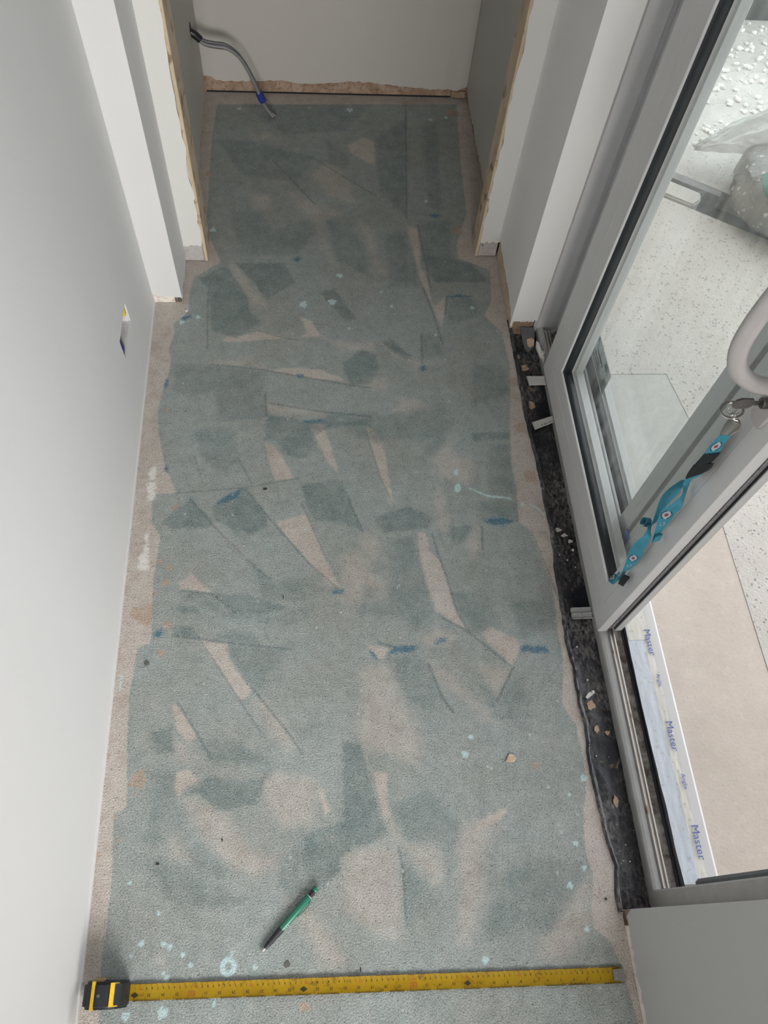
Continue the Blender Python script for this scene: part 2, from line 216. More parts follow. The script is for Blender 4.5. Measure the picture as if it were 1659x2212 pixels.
def mat_alu():
    g = G('worn_silver_rail'); v = g.coord((40, 0.6, 40)); f = g.noise(v, 6, 5)
    c = g.mix(g.rng(f, 0.35, 0.65), (0.60, 0.57, 0.54), (0.82, 0.79, 0.76))
    c = g.mix(g.rng(g.noise(g.coord((1, 0.4, 1)), 60, 5), 0.6, 0.7), c, (0.36, 0.25, 0.18))
    return g.done(c, 0.28, None, 1.0)
ALU = mat_alu()
def mat_channel():
    g = G('dirty_channel'); v = g.coord()
    c = g.mix(g.rng(g.noise(v, 40, 6, 0.7), 0.35, 0.62), (0.30, 0.275, 0.25), (0.07, 0.055, 0.045))
    c = g.mix(g.rng(g.voro(v, 120).outputs['Distance'], 0.08, 0.16, 0.9, 0.0), c, (0.02, 0.018, 0.016))
    c = g.mix(g.rng(g.noise(v, 18, 4), 0.64, 0.72), c, (0.26, 0.15, 0.09))
    return g.done(c, 0.75, g.bump(g.noise(v, 150, 4), 0.4, 0.002))
CHANNEL = mat_channel()
def mat_film(name, a, b):
    g = G(name); v = g.coord((1, 0.25, 1))
    c = g.mix(g.rng(g.noise(v, 30, 4), 0.35, 0.65), a, b)
    c = g.mix(g.math('MULTIPLY', g.rng(g.noise(g.coord(), 90, 3), 0.62, 0.68), 0.4), c, (0.28, 0.27, 0.26))
    return g.done(c, 0.32, g.bump(g.noise(v, 60, 4), 0.5, 0.003))
FILM_B = mat_film('blue_protective_film', (0.52, 0.56, 0.62), (0.60, 0.63, 0.68))
FILM_C = mat_film('cream_protective_film', (0.60, 0.585, 0.52), (0.70, 0.685, 0.63))
INK = simple('blue_film_ink', (0.085, 0.13, 0.40), 0.4, namt=0.1)
STEEL = simple('dull_nickel', (0.52, 0.50, 0.48), 0.22, 1.0, namt=0.1)
STEEL_D = simple('dark_key_steel', (0.20, 0.195, 0.19), 0.3, 1.0, namt=0.1)
BLACKP = simple('black_plastic', (0.013, 0.014, 0.017), 0.38, namt=0.2)
BLACKR = simple('black_rubberised_case', (0.010, 0.012, 0.018), 0.55, namt=0.3, bump=0.2)
YELLOW = simple('yellow_case_trim', (0.62, 0.40, 0.02), 0.45, namt=0.15)
def mat_tape():
    g = G('yellow_tape_blade'); v = g.coord()
    c = g.mix(g.rng(g.noise(v, 18, 5), 0.3, 0.7), (0.50, 0.31, 0.008), (0.60, 0.41, 0.02))
    c = g.mix(g.math('MULTIPLY', g.rng(g.noise(v, 55, 6, 0.7), 0.56, 0.68), 0.75), c, (0.16, 0.075, 0.02))
    return g.done(c, 0.42, g.bump(g.noise(v, 200, 2), 0.1, 0.0005))
TAPE = mat_tape()
BLADE_EDGE = simple('worn_blade_edge', (0.10, 0.06, 0.02), 0.5, nscale=80, namt=0.5)
INK_K = simple('black_tape_ink', (0.035, 0.022, 0.01), 0.5, namt=0.2)
INK_R = simple('red_tape_ink', (0.42, 0.07, 0.02), 0.5, namt=0.2)
GREEN = simple('green_pen_plastic', (0.020, 0.150, 0.095), 0.36, namt=0.1)
PALE = simple('pale_worn_print', (0.55, 0.62, 0.58), 0.6, namt=0.1)
TEAL = simple('teal_ribbon', (0.045, 0.265, 0.365), 0.62, nscale=900, namt=0.12, bump=0.25, bscale=1500)
TEALD = simple('dark_teal_print', (0.010, 0.050, 0.085), 0.6)
PRINT_W = simple('white_ribbon_print', (0.42, 0.50, 0.55), 0.6)
PRINT_F = simple('faded_ribbon_print', (0.10, 0.30, 0.37), 0.6)
PRINT_R = simple('red_ribbon_print', (0.30, 0.04, 0.07), 0.6)
CABLE = simple('grey_cable_sheath', (0.105, 0.108, 0.118), 0.42, namt=0.1)
CABLE2 = simple('pale_grey_cable_sheath', (0.19, 0.19, 0.195), 0.42, namt=0.1)
BLUE_T = simple('blue_electrical_tape', (0.02, 0.035, 0.22), 0.4, namt=0.1)
HANDLE = simple('white_painted_handle', (0.46, 0.44, 0.435), 0.36, namt=0.02)
PACK = simple('off_white_packer', (0.60, 0.59, 0.57), 0.5, namt=0.04)
PACK_G = simple('pale_grey_packer', (0.42, 0.43, 0.43), 0.45, namt=0.05)
PACK_B = simple('blue_glazing_packer', (0.12, 0.17, 0.48), 0.4)
FLAKE = mat_rough('tan_plaster_flake', (0.42, 0.29, 0.20), (0.50, 0.37, 0.27), (0.38, 0.26, 0.18))
LEAD = simple('dark_grey_flashing', (0.10, 0.105, 0.11), 0.6, namt=0.2, bump=0.4)
DARKWALL = simple('dark_garden_wall', (0.06, 0.063, 0.06), 0.9, nscale=10, namt=0.3, bump=0.4)
YEL_LUG = simple('yellow_plastic_lug', (0.70, 0.46, 0.03), 0.5)
BOXG = simple('galvanised_back_box', (0.34, 0.35, 0.37), 0.45, 0.4, namt=0.1)
NICHE_DARK = simple('dark_void', (0.015, 0.015, 0.018), 0.9)
GREENL = simple('green_bag_print', (0.03, 0.13, 0.085), 0.4, namt=0.2)
TAN_CHIP = simple('tan_floor_chip', (0.45, 0.35, 0.26), 0.8, nscale=120, namt=0.2)
DARKCRUMB = simple('dark_crumb', (0.03, 0.03, 0.03), 0.9)

def mat_glass(name, tint, reflect_streak):
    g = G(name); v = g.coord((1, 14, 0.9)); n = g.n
    g.n.remove(g.bsdf)
    tr = n.new('ShaderNodeBsdfTransparent'); tr.inputs['Color'].default_value = (*tint, 1)
    gl = n.new('ShaderNodeBsdfGlossy'); gl.inputs['Roughness'].default_value = 0.02
    lw = n.new('ShaderNodeLayerWeight'); lw.inputs['Blend'].default_value = 0.5
    sch = g.math('ADD', 0.025, g.math('MULTIPLY', g.math('POWER', lw.outputs['Facing'], 5.0), 0.6))
    m1 = n.new('ShaderNodeMixShader'); g.link(sch, m1.inputs[0]); g.link(tr.outputs[0], m1.inputs[1]); g.link(gl.outputs[0], m1.inputs[2])
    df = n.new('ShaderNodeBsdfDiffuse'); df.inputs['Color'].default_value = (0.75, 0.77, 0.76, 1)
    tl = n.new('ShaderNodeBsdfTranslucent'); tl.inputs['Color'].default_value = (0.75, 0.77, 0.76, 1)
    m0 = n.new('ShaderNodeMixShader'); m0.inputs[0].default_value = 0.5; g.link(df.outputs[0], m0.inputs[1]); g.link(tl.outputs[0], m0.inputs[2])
    f = g.math('MULTIPLY', g.rng(g.noise(v, 4.0, 5, 0.6), 0.36, 0.68), reflect_streak)  # pale vertical streaks painted in place of reflections on the panes
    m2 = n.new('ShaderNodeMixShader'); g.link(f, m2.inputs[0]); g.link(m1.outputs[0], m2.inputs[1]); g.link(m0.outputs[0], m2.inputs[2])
    g.link(m2.outputs[0], g.out.inputs['Surface'])
    return g.m
GLASS = mat_glass('reflect_streak_thin_glass', (0.965, 0.98, 0.972), 0.09)
GLASS2 = mat_glass('reflect_streak_outer_glass', (0.965, 0.98, 0.972), 0.04)
def mat_poly(name, col, alpha):
    g = G(name); n = g.n
    tr = n.new('ShaderNodeBsdfTransparent'); mx = n.new('ShaderNodeMixShader'); v = g.coord()
    g.bsdf.inputs['Base Color'].default_value = (*col, 1); g.bsdf.inputs['Roughness'].default_value = 0.22
    g.link(g.bump(g.noise(v, 14, 5), 0.6, 0.01), g.bsdf.inputs['Normal'])
    mx.inputs[0].default_value = alpha
    g.link(tr.outputs[0], mx.inputs[1]); g.link(g.bsdf.outputs[0], mx.inputs[2]); g.link(mx.outputs[0], g.out.inputs['Surface'])
    return g.m
POLY = mat_poly('clear_polythene', (0.70, 0.71, 0.69), 0.72)
STICKER = mat_poly('grey_glass_sticker', (0.26, 0.29, 0.285), 0.62)
STICKER_D = mat_poly('dark_sticker_print', (0.08, 0.10, 0.10), 0.7)
def mat_bark():
    g = G('bagged_bark_chips'); v = g.coord(); d = g.voro(v, 42)
    c = g.mix(g.rng(g.noise(v, 10, 3), 0.35, 0.65), (0.20, 0.195, 0.185), (0.30, 0.29, 0.275))
    c = g.mix(g.math('MULTIPLY', g.rng(d.outputs['Distance'], 0.18, 0.36, 1, 0), g.rng(g.noise(v, 26, 3), 0.50, 0.56)), c, (0.62, 0.60, 0.56))
    return g.done(c, 0.3, g.bump(g.noise(v, 40, 5), 0.8, 0.012))
BARK = mat_bark()

# ------------------------------------------------------------------ mesh helpers
def bm_box(bm, x0, x1, y0, y1, z0, z1, bev=0.0, seg=1):
    vs = [bm.verts.new((x, y, z)) for x in (x0, x1) for y in (y0, y1) for z in (z0, z1)]
    fs = [bm.faces.new([vs[i] for i in f]) for f in ((0, 1, 3, 2), (4, 6, 7, 5), (0, 4, 5, 1), (2, 3, 7, 6), (0, 2, 6, 4), (1, 5, 7, 3))]
    if bev:
        es = list({e for f in fs for e in f.edges})
        bmesh.ops.bevel(bm, geom=es, offset=bev, segments=seg, affect='EDGES', profile=0.5)
    return vs
def bm_prism(bm, poly, mapf, t0, t1):
    """poly: 2-D outline; mapf(u, v, t) -> xyz; extruded between t0 and t1."""
    a = [bm.verts.new(mapf(u, v, t0)) for u, v in poly]; b = [bm.verts.new(mapf(u, v, t1)) for u, v in poly]
    n = len(poly)
    bm.faces.new(a); bm.faces.new(b[::-1])
    for i in range(n): bm.faces.new((a[i], b[i], b[(i + 1) % n], a[(i + 1) % n]))
def bm_tube(bm, pts, r, n=10, caps=True):
    pts = [Vector(p) for p in pts]; rings = []
    up = Vector((0.123, 0.31, 0.94)).normalized(); prev = None
    for i, p in enumerate(pts):
        d = (pts[min(i + 1, len(pts) - 1)] - pts[max(i - 1, 0)]).normalized()
        if prev is None: a = d.cross(up).normalized()
        else: a = (prev - d * prev.dot(d)).normalized()
        prev = a; b = d.cross(a); rr = r[i] if isinstance(r, (list, tuple)) else r
        rings.append([bm.verts.new(p + (a * math.cos(t) + b * math.sin(t)) * rr) for t in [2 * math.pi * k / n for k in range(n)]])
    for s, e in zip(rings, rings[1:]):
        for k in range(n): bm.faces.new((s[k], s[(k + 1) % n], e[(k + 1) % n], e[k]))
    if caps: bm.faces.new(rings[0][::-1]); bm.faces.new(rings[-1])
def smooth_path(pts, m=6):
    pts = [Vector(p) for p in pts]; out = []
    for i in range(len(pts) - 1):
        p0, p1, p2, p3 = pts[max(i - 1, 0)], pts[i], pts[i + 1], pts[min(i + 2, len(pts) - 1)]
        for k in range(m):
            t = k / m
            out.append(0.5 * ((2 * p1) + (p2 - p0) * t + (2 * p0 - 5 * p1 + 4 * p2 - p3) * t * t + (3 * p1 - p0 - 3 * p2 + p3) * t ** 3))
    out.append(pts[-1]); return out
def bm_lathe(bm, prof, p0, axis, n=16, flat=1.0, flataxis=None):
    """prof: [(distance along axis, radius)]"""
    ax = Vector(axis).normalized(); a = ax.cross(Vector((0, 0, 1)))
    a = a.normalized() if a.length > 1e-4 else Vector((1, 0, 0)); b = ax.cross(a); p0 = Vector(p0); rings = []
    for d, r in prof:
        rings.append([bm.verts.new(p0 + ax * d + a * math.cos(t) * r + b * math.sin(t) * r * flat) for t in [2 * math.pi * k / n for k in range(n)]])
    for s, e in zip(rings, rings[1:]):
        for k in range(n): bm.faces.new((s[k], s[(k + 1) % n], e[(k + 1) % n], e[k]))
    bm.faces.new(rings[0][::-1]); bm.faces.new(rings[-1])
def bm_torus(bm, c, ax1, ax2, R, r, n=24, m=8, flat=1.0):
    c = Vector(c); a1 = Vector(ax1).normalized(); a2 = Vector(ax2).normalized(); nn = a1.cross(a2)
    rings = []
    for i in range(n):
        t = 2 * math.pi * i / n; d = a1 * math.cos(t) + a2 * math.sin(t)
        rings.append([bm.verts.new(c + d * R + (d * math.cos(s) * r + nn * math.sin(s) * r * flat)) for s in [2 * math.pi * k / m for k in range(m)]])
    for i in range(n):
        s, e = rings[i], rings[(i + 1) % n]
        for k in range(m): bm.faces.new((s[k], e[k], e[(k + 1) % m], s[(k + 1) % m]))

def build(name, bm, mat, parent=None, smooth=False, loc=None):
    """link the bmesh (in world coordinates) as ONE mesh object"""
    bmesh.ops.recalc_face_normals(bm, faces=bm.faces)
    me = bpy.data.meshes.new(name)
    o = bpy.data.objects.new(name, me); COL.objects.link(o)
    base = Vector(loc) if loc is not None else None
    if parent is not None:
        base = abs_loc(parent)
    if base is not None:
        for v in bm.verts: v.co -= base
        if parent is None: o.location = base
    bm.to_mesh(me); bm.free()
    if smooth:
        for p in me.polygons: p.use_smooth = True
        try: me.set_sharp_from_angle(angle=math.radians(40))
        except Exception: pass
    for m in (mat if isinstance(mat, (list, tuple)) else (mat,)): me.materials.append(m)
    if parent is not None: o.parent = parent
    return o
def abs_loc(o):
    v = Vector(o.location)
    while o.parent: o = o.parent; v = v + Vector(o.location)
    return v
def thing(name, label, cat, loc, group=None, kind=None):
    o = bpy.data.objects.new(name, None); COL.objects.link(o); o.location = loc; o.empty_display_size = 0.05
    return tag(o, label, cat, group, kind)
def tag(o, label=None, cat=None, group=None, kind=None):
    if label: o['label'] = label
    if cat: o['category'] = cat
    if group: o['group'] = group
    if kind: o['kind'] = kind
    return o
def quick(name, mat, boxes, parent=None, bev=0.0, loc=None, smooth=False):
    bm = bmesh.new()
    for b in boxes: bm_box(bm, *b, bev=bev)
    return build(name, bm, mat, parent, smooth, loc)
GLYPH = {}
def glyphs(txt, size=1.0):
    if txt in GLYPH: return GLYPH[txt]
    c = bpy.data.curves.new('t', 'FONT'); c.body = txt; c.size = 1.0; c.align_x = 'CENTER'; c.align_y = 'CENTER'; c.resolution_u = 3
    o = bpy.data.objects.new('t', c); COL.objects.link(o)
    dg = bpy.context.evaluated_depsgraph_get(); ev = o.evaluated_get(dg); me = ev.to_mesh()
    d = ([tuple(v.co[:2]) for v in me.vertices], [tuple(p.vertices) for p in me.polygons])
    ev.to_mesh_clear(); bpy.data.objects.remove(o); bpy.data.curves.remove(c)
    GLYPH[txt] = d; return d
def bm_text(bm, txt, mapf, size):
    vs, fs = glyphs(txt); nv = [bm.verts.new(mapf(x * size, y * size)) for x, y in vs]
    for f in fs:
        try: bm.faces.new([nv[i] for i in f])
        except ValueError: pass
def ragged(u0, u1, z, amp, step, seed=0, base=None):
    rnd = random.Random(seed); n = max(2, int(abs(u1 - u0) / step)); out = []
    for i in range(n + 1):
        u = u0 + (u1 - u0) * i / n
        out.append((u, z + (rnd.random() - 0.5) * 2 * amp + 0.6 * amp * math.sin(u * 37 + seed)))
    return out
ZC = 2.42   # ceiling height

# ================================================================== STRUCTURE
# ---- floor: a fine grid whose attributes hold signed distances (mm) to the paint marks
def lip_x(y_mm):
    e = sorted(LIP_EDGE, key=lambda p: p[1]); ys = np.array([p[1] for p in e], float); xs = np.array([p[0] for p in e], float)
    return np.interp(y_mm, ys, xs)
def sdf_poly(px_, py_, poly):
    P = np.array(poly, float); Q = np.roll(P, -1, 0); d2 = np.full(px_.shape, 1e12); ins = np.zeros(px_.shape, bool)
    for (ax, ay), (bx, by) in zip(P, Q):
        ex, ey = bx - ax, by - ay; wx, wy = px_ - ax, py_ - ay; L2 = ex * ex + ey * ey + 1e-9
        t = np.clip((wx * ex + wy * ey) / L2, 0, 1); d2 = np.minimum(d2, (wx - t * ex) ** 2 + (wy - t * ey) ** 2)
        c = ((ay > py_) != (by > py_)) & (px_ < (bx - ax) * (py_ - ay) / (by - ay + 1e-12) + ax); ins ^= c
    d = np.sqrt(d2); return np.where(ins, -d, d)
def make_floor():
    nx, ny = 335, 990
    Y = np.linspace(-380, 2590, ny); U = np.linspace(0, 1, nx)
    XR = np.where((Y > -5) & (Y < 1500), lip_x(Y) + 7.0, 1024.0); XR = np.where(Y < -5, 1027.0, XR); XR = np.where(Y > 1500, 1018.0, XR)
    X = U[None, :] * XR[:, None]; YY = np.repeat(Y[:, None], nx, 1)
    vx = X.ravel(); vy = YY.ravel(); att = {}
    for k in ('paint', 'bare', 'light', 'dark', 'mid', 'blue', 'mint', 'tan', 'chalk', 'line'):
        att[k] = np.full(vx.shape, 60.0)
    def put(k, poly_or_f, bb):
        m = np.where((vx > bb[0] - 45) & (vx < bb[1] + 45) & (vy > bb[2] - 45) & (vy < bb[3] + 45))[0]
        att[k][m] = np.minimum(att[k][m], poly_or_f(vx[m], vy[m]))
    for k, polys in FLOOR_POLY.items():
        for p in polys:
            a = np.array(p); put(k, lambda x, y, p=p: sdf_poly(x, y, p), (a[:, 0].min(), a[:, 0].max(), a[:, 1].min(), a[:, 1].max()))
    for k, lst in FLOOR_LINES.items():
        kk = 'line' if k == 'line' else 'mint'
        for w, pts in lst:
            for (ax, ay), (bx, by) in zip(pts, pts[1:]):
                def f(x, y, ax=ax, ay=ay, bx=bx, by=by, w=w):
                    ex, ey = bx - ax, by - ay; t = np.clip(((x - ax) * ex + (y - ay) * ey) / (ex * ex + ey * ey + 1e-9), 0, 1)
                    return np.hypot(x - ax - t * ex, y - ay - t * ey) - w * 0.62
                put(kk, f, (min(ax, bx), max(ax, bx), min(ay, by), max(ay, by)))
    for k, lst in FLOOR_CIRC.items():
        for cx, cy, r in lst:
            put(k, lambda x, y: np.hypot(x - cx, (y - cy)) - r + r * 0.14 * np.sin(3 * np.arctan2(y - cy, x - cx) + cx) + r * 0.16 * np.sin(5 * np.arctan2(y - cy, x - cx) + cy), (cx - r, cx + r, cy - r, cy + r))
    (cx, cy), r = FLOOR_RING, 15.0
    put('mint', lambda x, y: np.abs(np.hypot(x - cx, y - cy) - r * 0.72) - r * 0.30, (cx - r, cx + r, cy - r, cy + r))
    co = np.zeros((vx.size + 4, 3)); co[:vx.size, 0] = vx / 1000; co[:vx.size, 1] = vy / 1000
    b = vx.size; co[b:] = [(0, -3.0, 0), (3.6, -3.0, 0), (3.6, -0.38, 0), (0, -0.38, 0)]
    idx = np.arange(nx * ny).reshape(ny, nx)
    q = np.stack([idx[:-1, :-1], idx[:-1, 1:], idx[1:, 1:], idx[1:, :-1]], -1).reshape(-1, 4)
    q = np.vstack([q, [[b, b + 1, b + 2, b + 3]]])
    me = bpy.data.meshes.new('floor'); me.vertices.add(len(co)); me.vertices.foreach_set('co', co.ravel())
    me.loops.add(q.size); me.loops.foreach_set('vertex_index', q.ravel())
    me.polygons.add(len(q)); me.polygons.foreach_set('loop_start', np.arange(0, q.size, 4)); me.polygons.foreach_set('loop_total', np.full(len(q), 4))
    me.update(calc_edges=True)
    for k, a in att.items():
        at = me.attributes.new(k, 'FLOAT', 'POINT'); full = np.concatenate([a, np.full(4, -50.0 if k == 'paint' else 60.0)])
        at.data.foreach_set('value', full.astype(np.float32))
    me.materials.append(mat_floor())
    o = bpy.data.objects.new('floor', me); COL.objects.link(o)
    return tag(o, 'screed floor with patchy grey-green paint strokes', None, None, 'structure')
make_floor()

def wallmap_x(x, s):      # plane facing s*x: poly in (y, z), extruded along x
    return lambda u, v, t: (x + s * t, u, v)
def wallmap_y(y, s):
    return lambda u, v, t: (u, y + s * t, v)

tag(quick('floor_substrate', RAWG, [(-0.1, 1.32, -3.1, 2.7, -0.30, -0.062)]), 'concrete base slab under the floor screed', None, None, 'structure')
# ---- left wall with the cut-out for the socket box
bm = bmesh.new()
SY0, SY1, SZ0, SZ1 = 1.230, 1.351, 0.198, 0.259
for b in ((-0.02, 0.0, -3.0, SY0, 0.0, ZC), (-0.02, 0.0, SY1, 1.60, 0.0, ZC), (-0.02, 0.0, SY0, SY1, 0.0, SZ0), (-0.02, 0.0, SY0, SY1, SZ1, ZC)): bm_box(bm, *b)
bm_box(bm, -0.10, -0.058, -3.0, 1.60, 0.0, ZC)
bm_prism(bm, [(-3.0, 0.0), (1.598, 0.0), (1.598, 0.009), (-3.0, 0.007)], wallmap_x(0.0, 1), 0.0, 0.003)
wl = tag(build('wall_left', bm, WHITE), 'smooth white left wall with a socket cut-out', None, None, 'structure')

# ---- boxed-in pilaster at the end of the left wall
pil = quick('wall_pilaster', WHITE, [(-0.10, 0.072, 1.607, 1.765, 0.03, ZC)]); tag(pil, 'narrow white boxed-in pier at the far end of the left wall', None, None, 'structure')
bm = bmesh.new()   # skimmed face towards the room, broken along its foot
foot = [(0.0, 0.034), (0.02, 0.029), (0.042, 0.026), (0.056, 0.027), (0.066, 0.021), (0.073, 0.024), (0.080, 0.018)]
bm_prism(bm, foot + [(0.080, ZC), (0.0, ZC)], wallmap_y(1.6, 1), 0.0, 0.007)
sf = [(1.6072, 0.018), (1.615, 0.006), (1.64, 0.022), (1.70, 0.006), (1.75, 0.012), (1.765, 0.05)]
bm_prism(bm, sf + [(1.765, ZC), (1.6072, ZC)], wallmap_x(0.073, 1), 0.0, 0.007)
build('plaster_skin', bm, WHITE, pil)
bm = bmesh.new(); bm_box(bm, 0.001, 0.066, 1.603, 1.75, 0.0, 0.032, 0.001)
build('plaster_base', bm, CORE, pil)
bm = bmesh.new()
for k in range(3): bm_box(bm, 0.060 + k * 0.006, 0.063 + k * 0.006, 1.598, 1.604, 0.004 + 0.003 * k, 0.024)
for k in range(4): bm_box(bm, 0.060, 0.078, 1.599, 1.603, 0.006 + k * 0.005, 0.0075 + k * 0.005)
build('corner_bead', bm, STEEL, pil)

# ---- left and right nibs of the opening to the alcove
def nib(name, label, x0, x1, y0, y1, lining_x, s, seed):
    o = quick(name, WHITE2, [(x0 + 0.004, x1 - 0.004, y0 + 0.007, y1, 0.03, ZC)]); tag(o, label, None, None, 'structure')
    bm = bmesh.new()
    a, b = (x0, x1 - 0.010) if s > 0 else (x0 + 0.008, x1)
    rg = ragged(a, b, 0.058 if s > 0 else 0.055, 0.004, 0.006, seed)
    hi = []
    z = ZC; rnd = random.Random(seed)
    edge = []
    zz = rg[-1][1] if s > 0 else rg[0][1]
    while zz < 1.0:
        edge.append(zz); zz += rnd.uniform(0.012, 0.05)
    if s > 0:
        poly = rg + [(b + rnd.uniform(-0.004, 0.005), e) for e in edge[1:]] + [(b, ZC), (a, ZC)]
    else:
        poly = rg + [(b, ZC), (a, ZC)] + [(a + rnd.uniform(-0.004, 0.003), e) for e in edge[:0:-1]]
    bm_prism(bm, poly, wallmap_y(y0, 1), 0.0, 0.008)
    build('plaster_skin', bm, WHITE2, o)
    bm = bmesh.new()
    lx0, lx1 = (lining_x - 0.009, lining_x) if s > 0 else (lining_x, lining_x + 0.009)
    bm_box(bm, lx0, lx1, y0 + 0.001, y1 - 0.002, 0.002, ZC - 0.01, 0.0008)
    build('lining_board', bm, WOOD, o)
    bm = bmesh.new()
    bx0, bx1 = (x0 + 0.001, lining_x - 0.010) if s > 0 else (lining_x + 0.010, x1 - 0.004)
    bm_box(bm, bx0, bx1, y0 + 0.0015, y1 - 0.01, 0.003, 0.066, 0.0012)
    build('sole_block', bm, RAWG, o)
    return o
WHITE2_, WHITE2 = WHITE2, mat_plaster('painted_plaster_corridor', (0.60, 0.595, 0.575))
nl = nib('wall_nib_left', 'white wall nib left of the alcove opening with a bare board edge', 0.0, 0.143, 1.765, 1.865, 0.143, 1, 3)
nr = nib('wall_nib_right', 'white wall nib right of the alcove opening with a bare board edge', 0.949, 1.017, 1.791, 1.866, 0.949, -1, 9)
bm = bmesh.new(); bm_lathe(bm, [(0, 0.0022), (0.0008, 0.0022)], (0.966, 1.7928, 0.045), (0, -1, 0), 12); build('screw_hole', bm, NICHE_DARK, nr)

# ---- alcove walls
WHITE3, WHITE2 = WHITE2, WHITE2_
wb = quick('wall_back', RAW, [(0.0, 1.12, 2.585, 2.68, -0.02, ZC)]); tag(wb, 'off-white back wall of the alcove with bare brown foot', None, None, 'structure')
bm = bmesh.new()
prof = [(0.097, 0.062), (0.125, 0.058), (0.14, 0.045), (0.20, 0.042), (0.28, 0.047), (0.36, 0.050), (0.44, 0.040), (0.52, 0.044), (0.60, 0.052), (0.68, 0.050), (0.76, 0.040), (0.84, 0.034), (0.90, 0.030), (0.95, 0.034), (0.97, 0.026), (1.01, 0.045)]
pp = []
for (a, za), (b, zb) in zip(prof, prof[1:]):
    for k in range(6):
        t = k / 6; pp.append((a + (b - a) * t, za + (zb - za) * t + random.uniform(-0.0025, 0.0025)))
bm_prism(bm, pp + [(1.01, 0.045), (1.01, ZC), (0.097, ZC)], wallmap_y(2.580, 1), 0.0, 0.006)
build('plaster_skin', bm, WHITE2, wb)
bm = bmesh.new(); bm_box(bm, 0.10, 0.99, 2.5845, 2.590, 0.0, 0.006); build('foot_gap', bm, NICHE_DARK, wb)
bm = bmesh.new(); bm_box(bm, 0.955, 1.008, 2.572, 2.586, 0.006, 0.028, 0.002); build('mortar_lump', bm, RAW, wb)
wnl = tag(quick('wall_alcove_left', RAW, [(0.0, 0.094, 1.867, 2.584, -0.02, ZC)]), 'white left side wall of the alcove with a cable hole', None, None, 'structure')
bm = bmesh.new(); HY, HZ = 2.433, 0.292
rg = ragged(1.867, 2.58, 0.016, 0.006, 0.012, 5)
rg[-1] = (2.58, 0.062); rg[-2] = (rg[-2][0], 0.055)
bm_prism(bm, rg + [(2.58, ZC), (1.867, ZC)], wallmap_x(0.093, 1), 0.0, 0.004)
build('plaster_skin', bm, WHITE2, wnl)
bm = bmesh.new(); bm_lathe(bm, [(0.0, 0.017), (0.0012, 0.016)], (0.0965, HY + 0.004, HZ + 0.004), (1, 0, 0), 14); build('cable_hole', bm, NICHE_DARK, wnl)
wnr = tag(quick('wall_alcove_right', RAW, [(1.0145, 1.12, 1.867, 2.584, -0.02, ZC)]), 'white right side wall of the alcove, brown along its foot', None, None, 'structure')
bm = bmesh.new(); rg = ragged(1.867, 2.58, 0.024, 0.007, 0.010, 8); rg[-1] = (2.58, 0.05)
bm_prism(bm, rg + [(2.58, ZC), (1.867, ZC)], wallmap_x(1.0155, -1), 0.0, 0.005)
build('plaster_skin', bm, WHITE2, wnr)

WHITE2 = mat_plaster('reveal_plaster_lightened', (0.72, 0.71, 0.695))  # white lightened in the colour where too little light reaches the reveal
# ---- right wall, far piece with its plastered door reveal
wr = tag(quick('wall_right', RAW, [(1.021, 1.085, 1.507, 1.866, -0.05, ZC), (1.0855, 1.32, 1.566, 2.70, -0.05, ZC)]), 'white wall between the alcove and the glass door', None, None, 'structure')
bm = bmesh.new()
rg = [(1.497, 0.016), (1.500, 0.030), (1.512, 0.036), (1.525, 0.052), (1.55, 0.049), (1.57, 0.056), (1.60, 0.062), (1.63, 0.058), (1.66, 0.066), (1.69, 0.064), (1.72, 0.071), (1.75, 0.067), (1.79, 0.080)]
q = []
for (a, za), (b, zb) in zip(rg, rg[1:]):
    for k in range(4): q.append((a + (b - a) * k / 4, za + (zb - za) * k / 4 + random.uniform(-0.002, 0.002)))
bm_prism(bm, q + [(1.79, 0.080), (1.79, ZC), (1.497, ZC)], wallmap_x(1.0135, 1), 0.0, 0.006)
build('plaster_skin', bm, WHITE2, wr)
bm = bmesh.new()
rg = ragged(1.0195, 1.090, 0.036, 0.0022, 0.004, 12)
bm_prism(bm, rg + [(1.090, ZC), (1.0195, ZC)], wallmap_y(1.497, 1), 0.0, 0.009)
build('reveal_skin', bm, WHITE2, wr)
bm = bmesh.new()
rg = ragged(1.022, 1.082, 0.029, 0.003, 0.005, 13)
bm_prism(bm, rg + [(1.082, 0.05), (1.022, 0.05)], wallmap_y(1.4995, 1), 0.0, 0.008)
build('reveal_core', bm, CORE, wr)
bm = bmesh.new(); bm_prism(bm, [(1.500, 0.0), (1.516, 0.0), (1.79, 0.006), (1.79, 0.07), (1.5, 0.034)], wallmap_x(1.0165, 1), 0.0, 0.006); build('backing_board', bm, WOOD, wr)

# ---- right wall, near stub, and the rest of the shell out of view
wn = tag(quick('wall_stub', RAW, [(1.034, 1.100, -0.45, -0.002, -0.05, ZC), (1.100, 1.32, -1.0, -0.062, -0.05, ZC)]), 'white wall stub with painted-in shade on the near side of the glass door', None, None, 'structure')
bm = bmesh.new()
rg = ragged(-0.45, -0.012, 0.030, 0.006, 0.012, 21); rg += [(-0.006, 0.045), (0.0, 0.060)]
bm_prism(bm, rg + [(0.0, ZC), (-0.45, ZC)], wallmap_x(1.024, 1), 0.0, 0.009)
build('plaster_skin', bm, STUB_SHADE, wn)
bm = bmesh.new(); rg = ragged(-0.45, -0.028, 0.030, 0.004, 0.02, 22)
bm_prism(bm, [(-0.45, 0.0), (-0.028, 0.0), (-0.028, 0.034)] + rg[::-1], wallmap_x(1.0275, 1), 0.0, 0.006); build('board_edge', bm, CORE, wn)
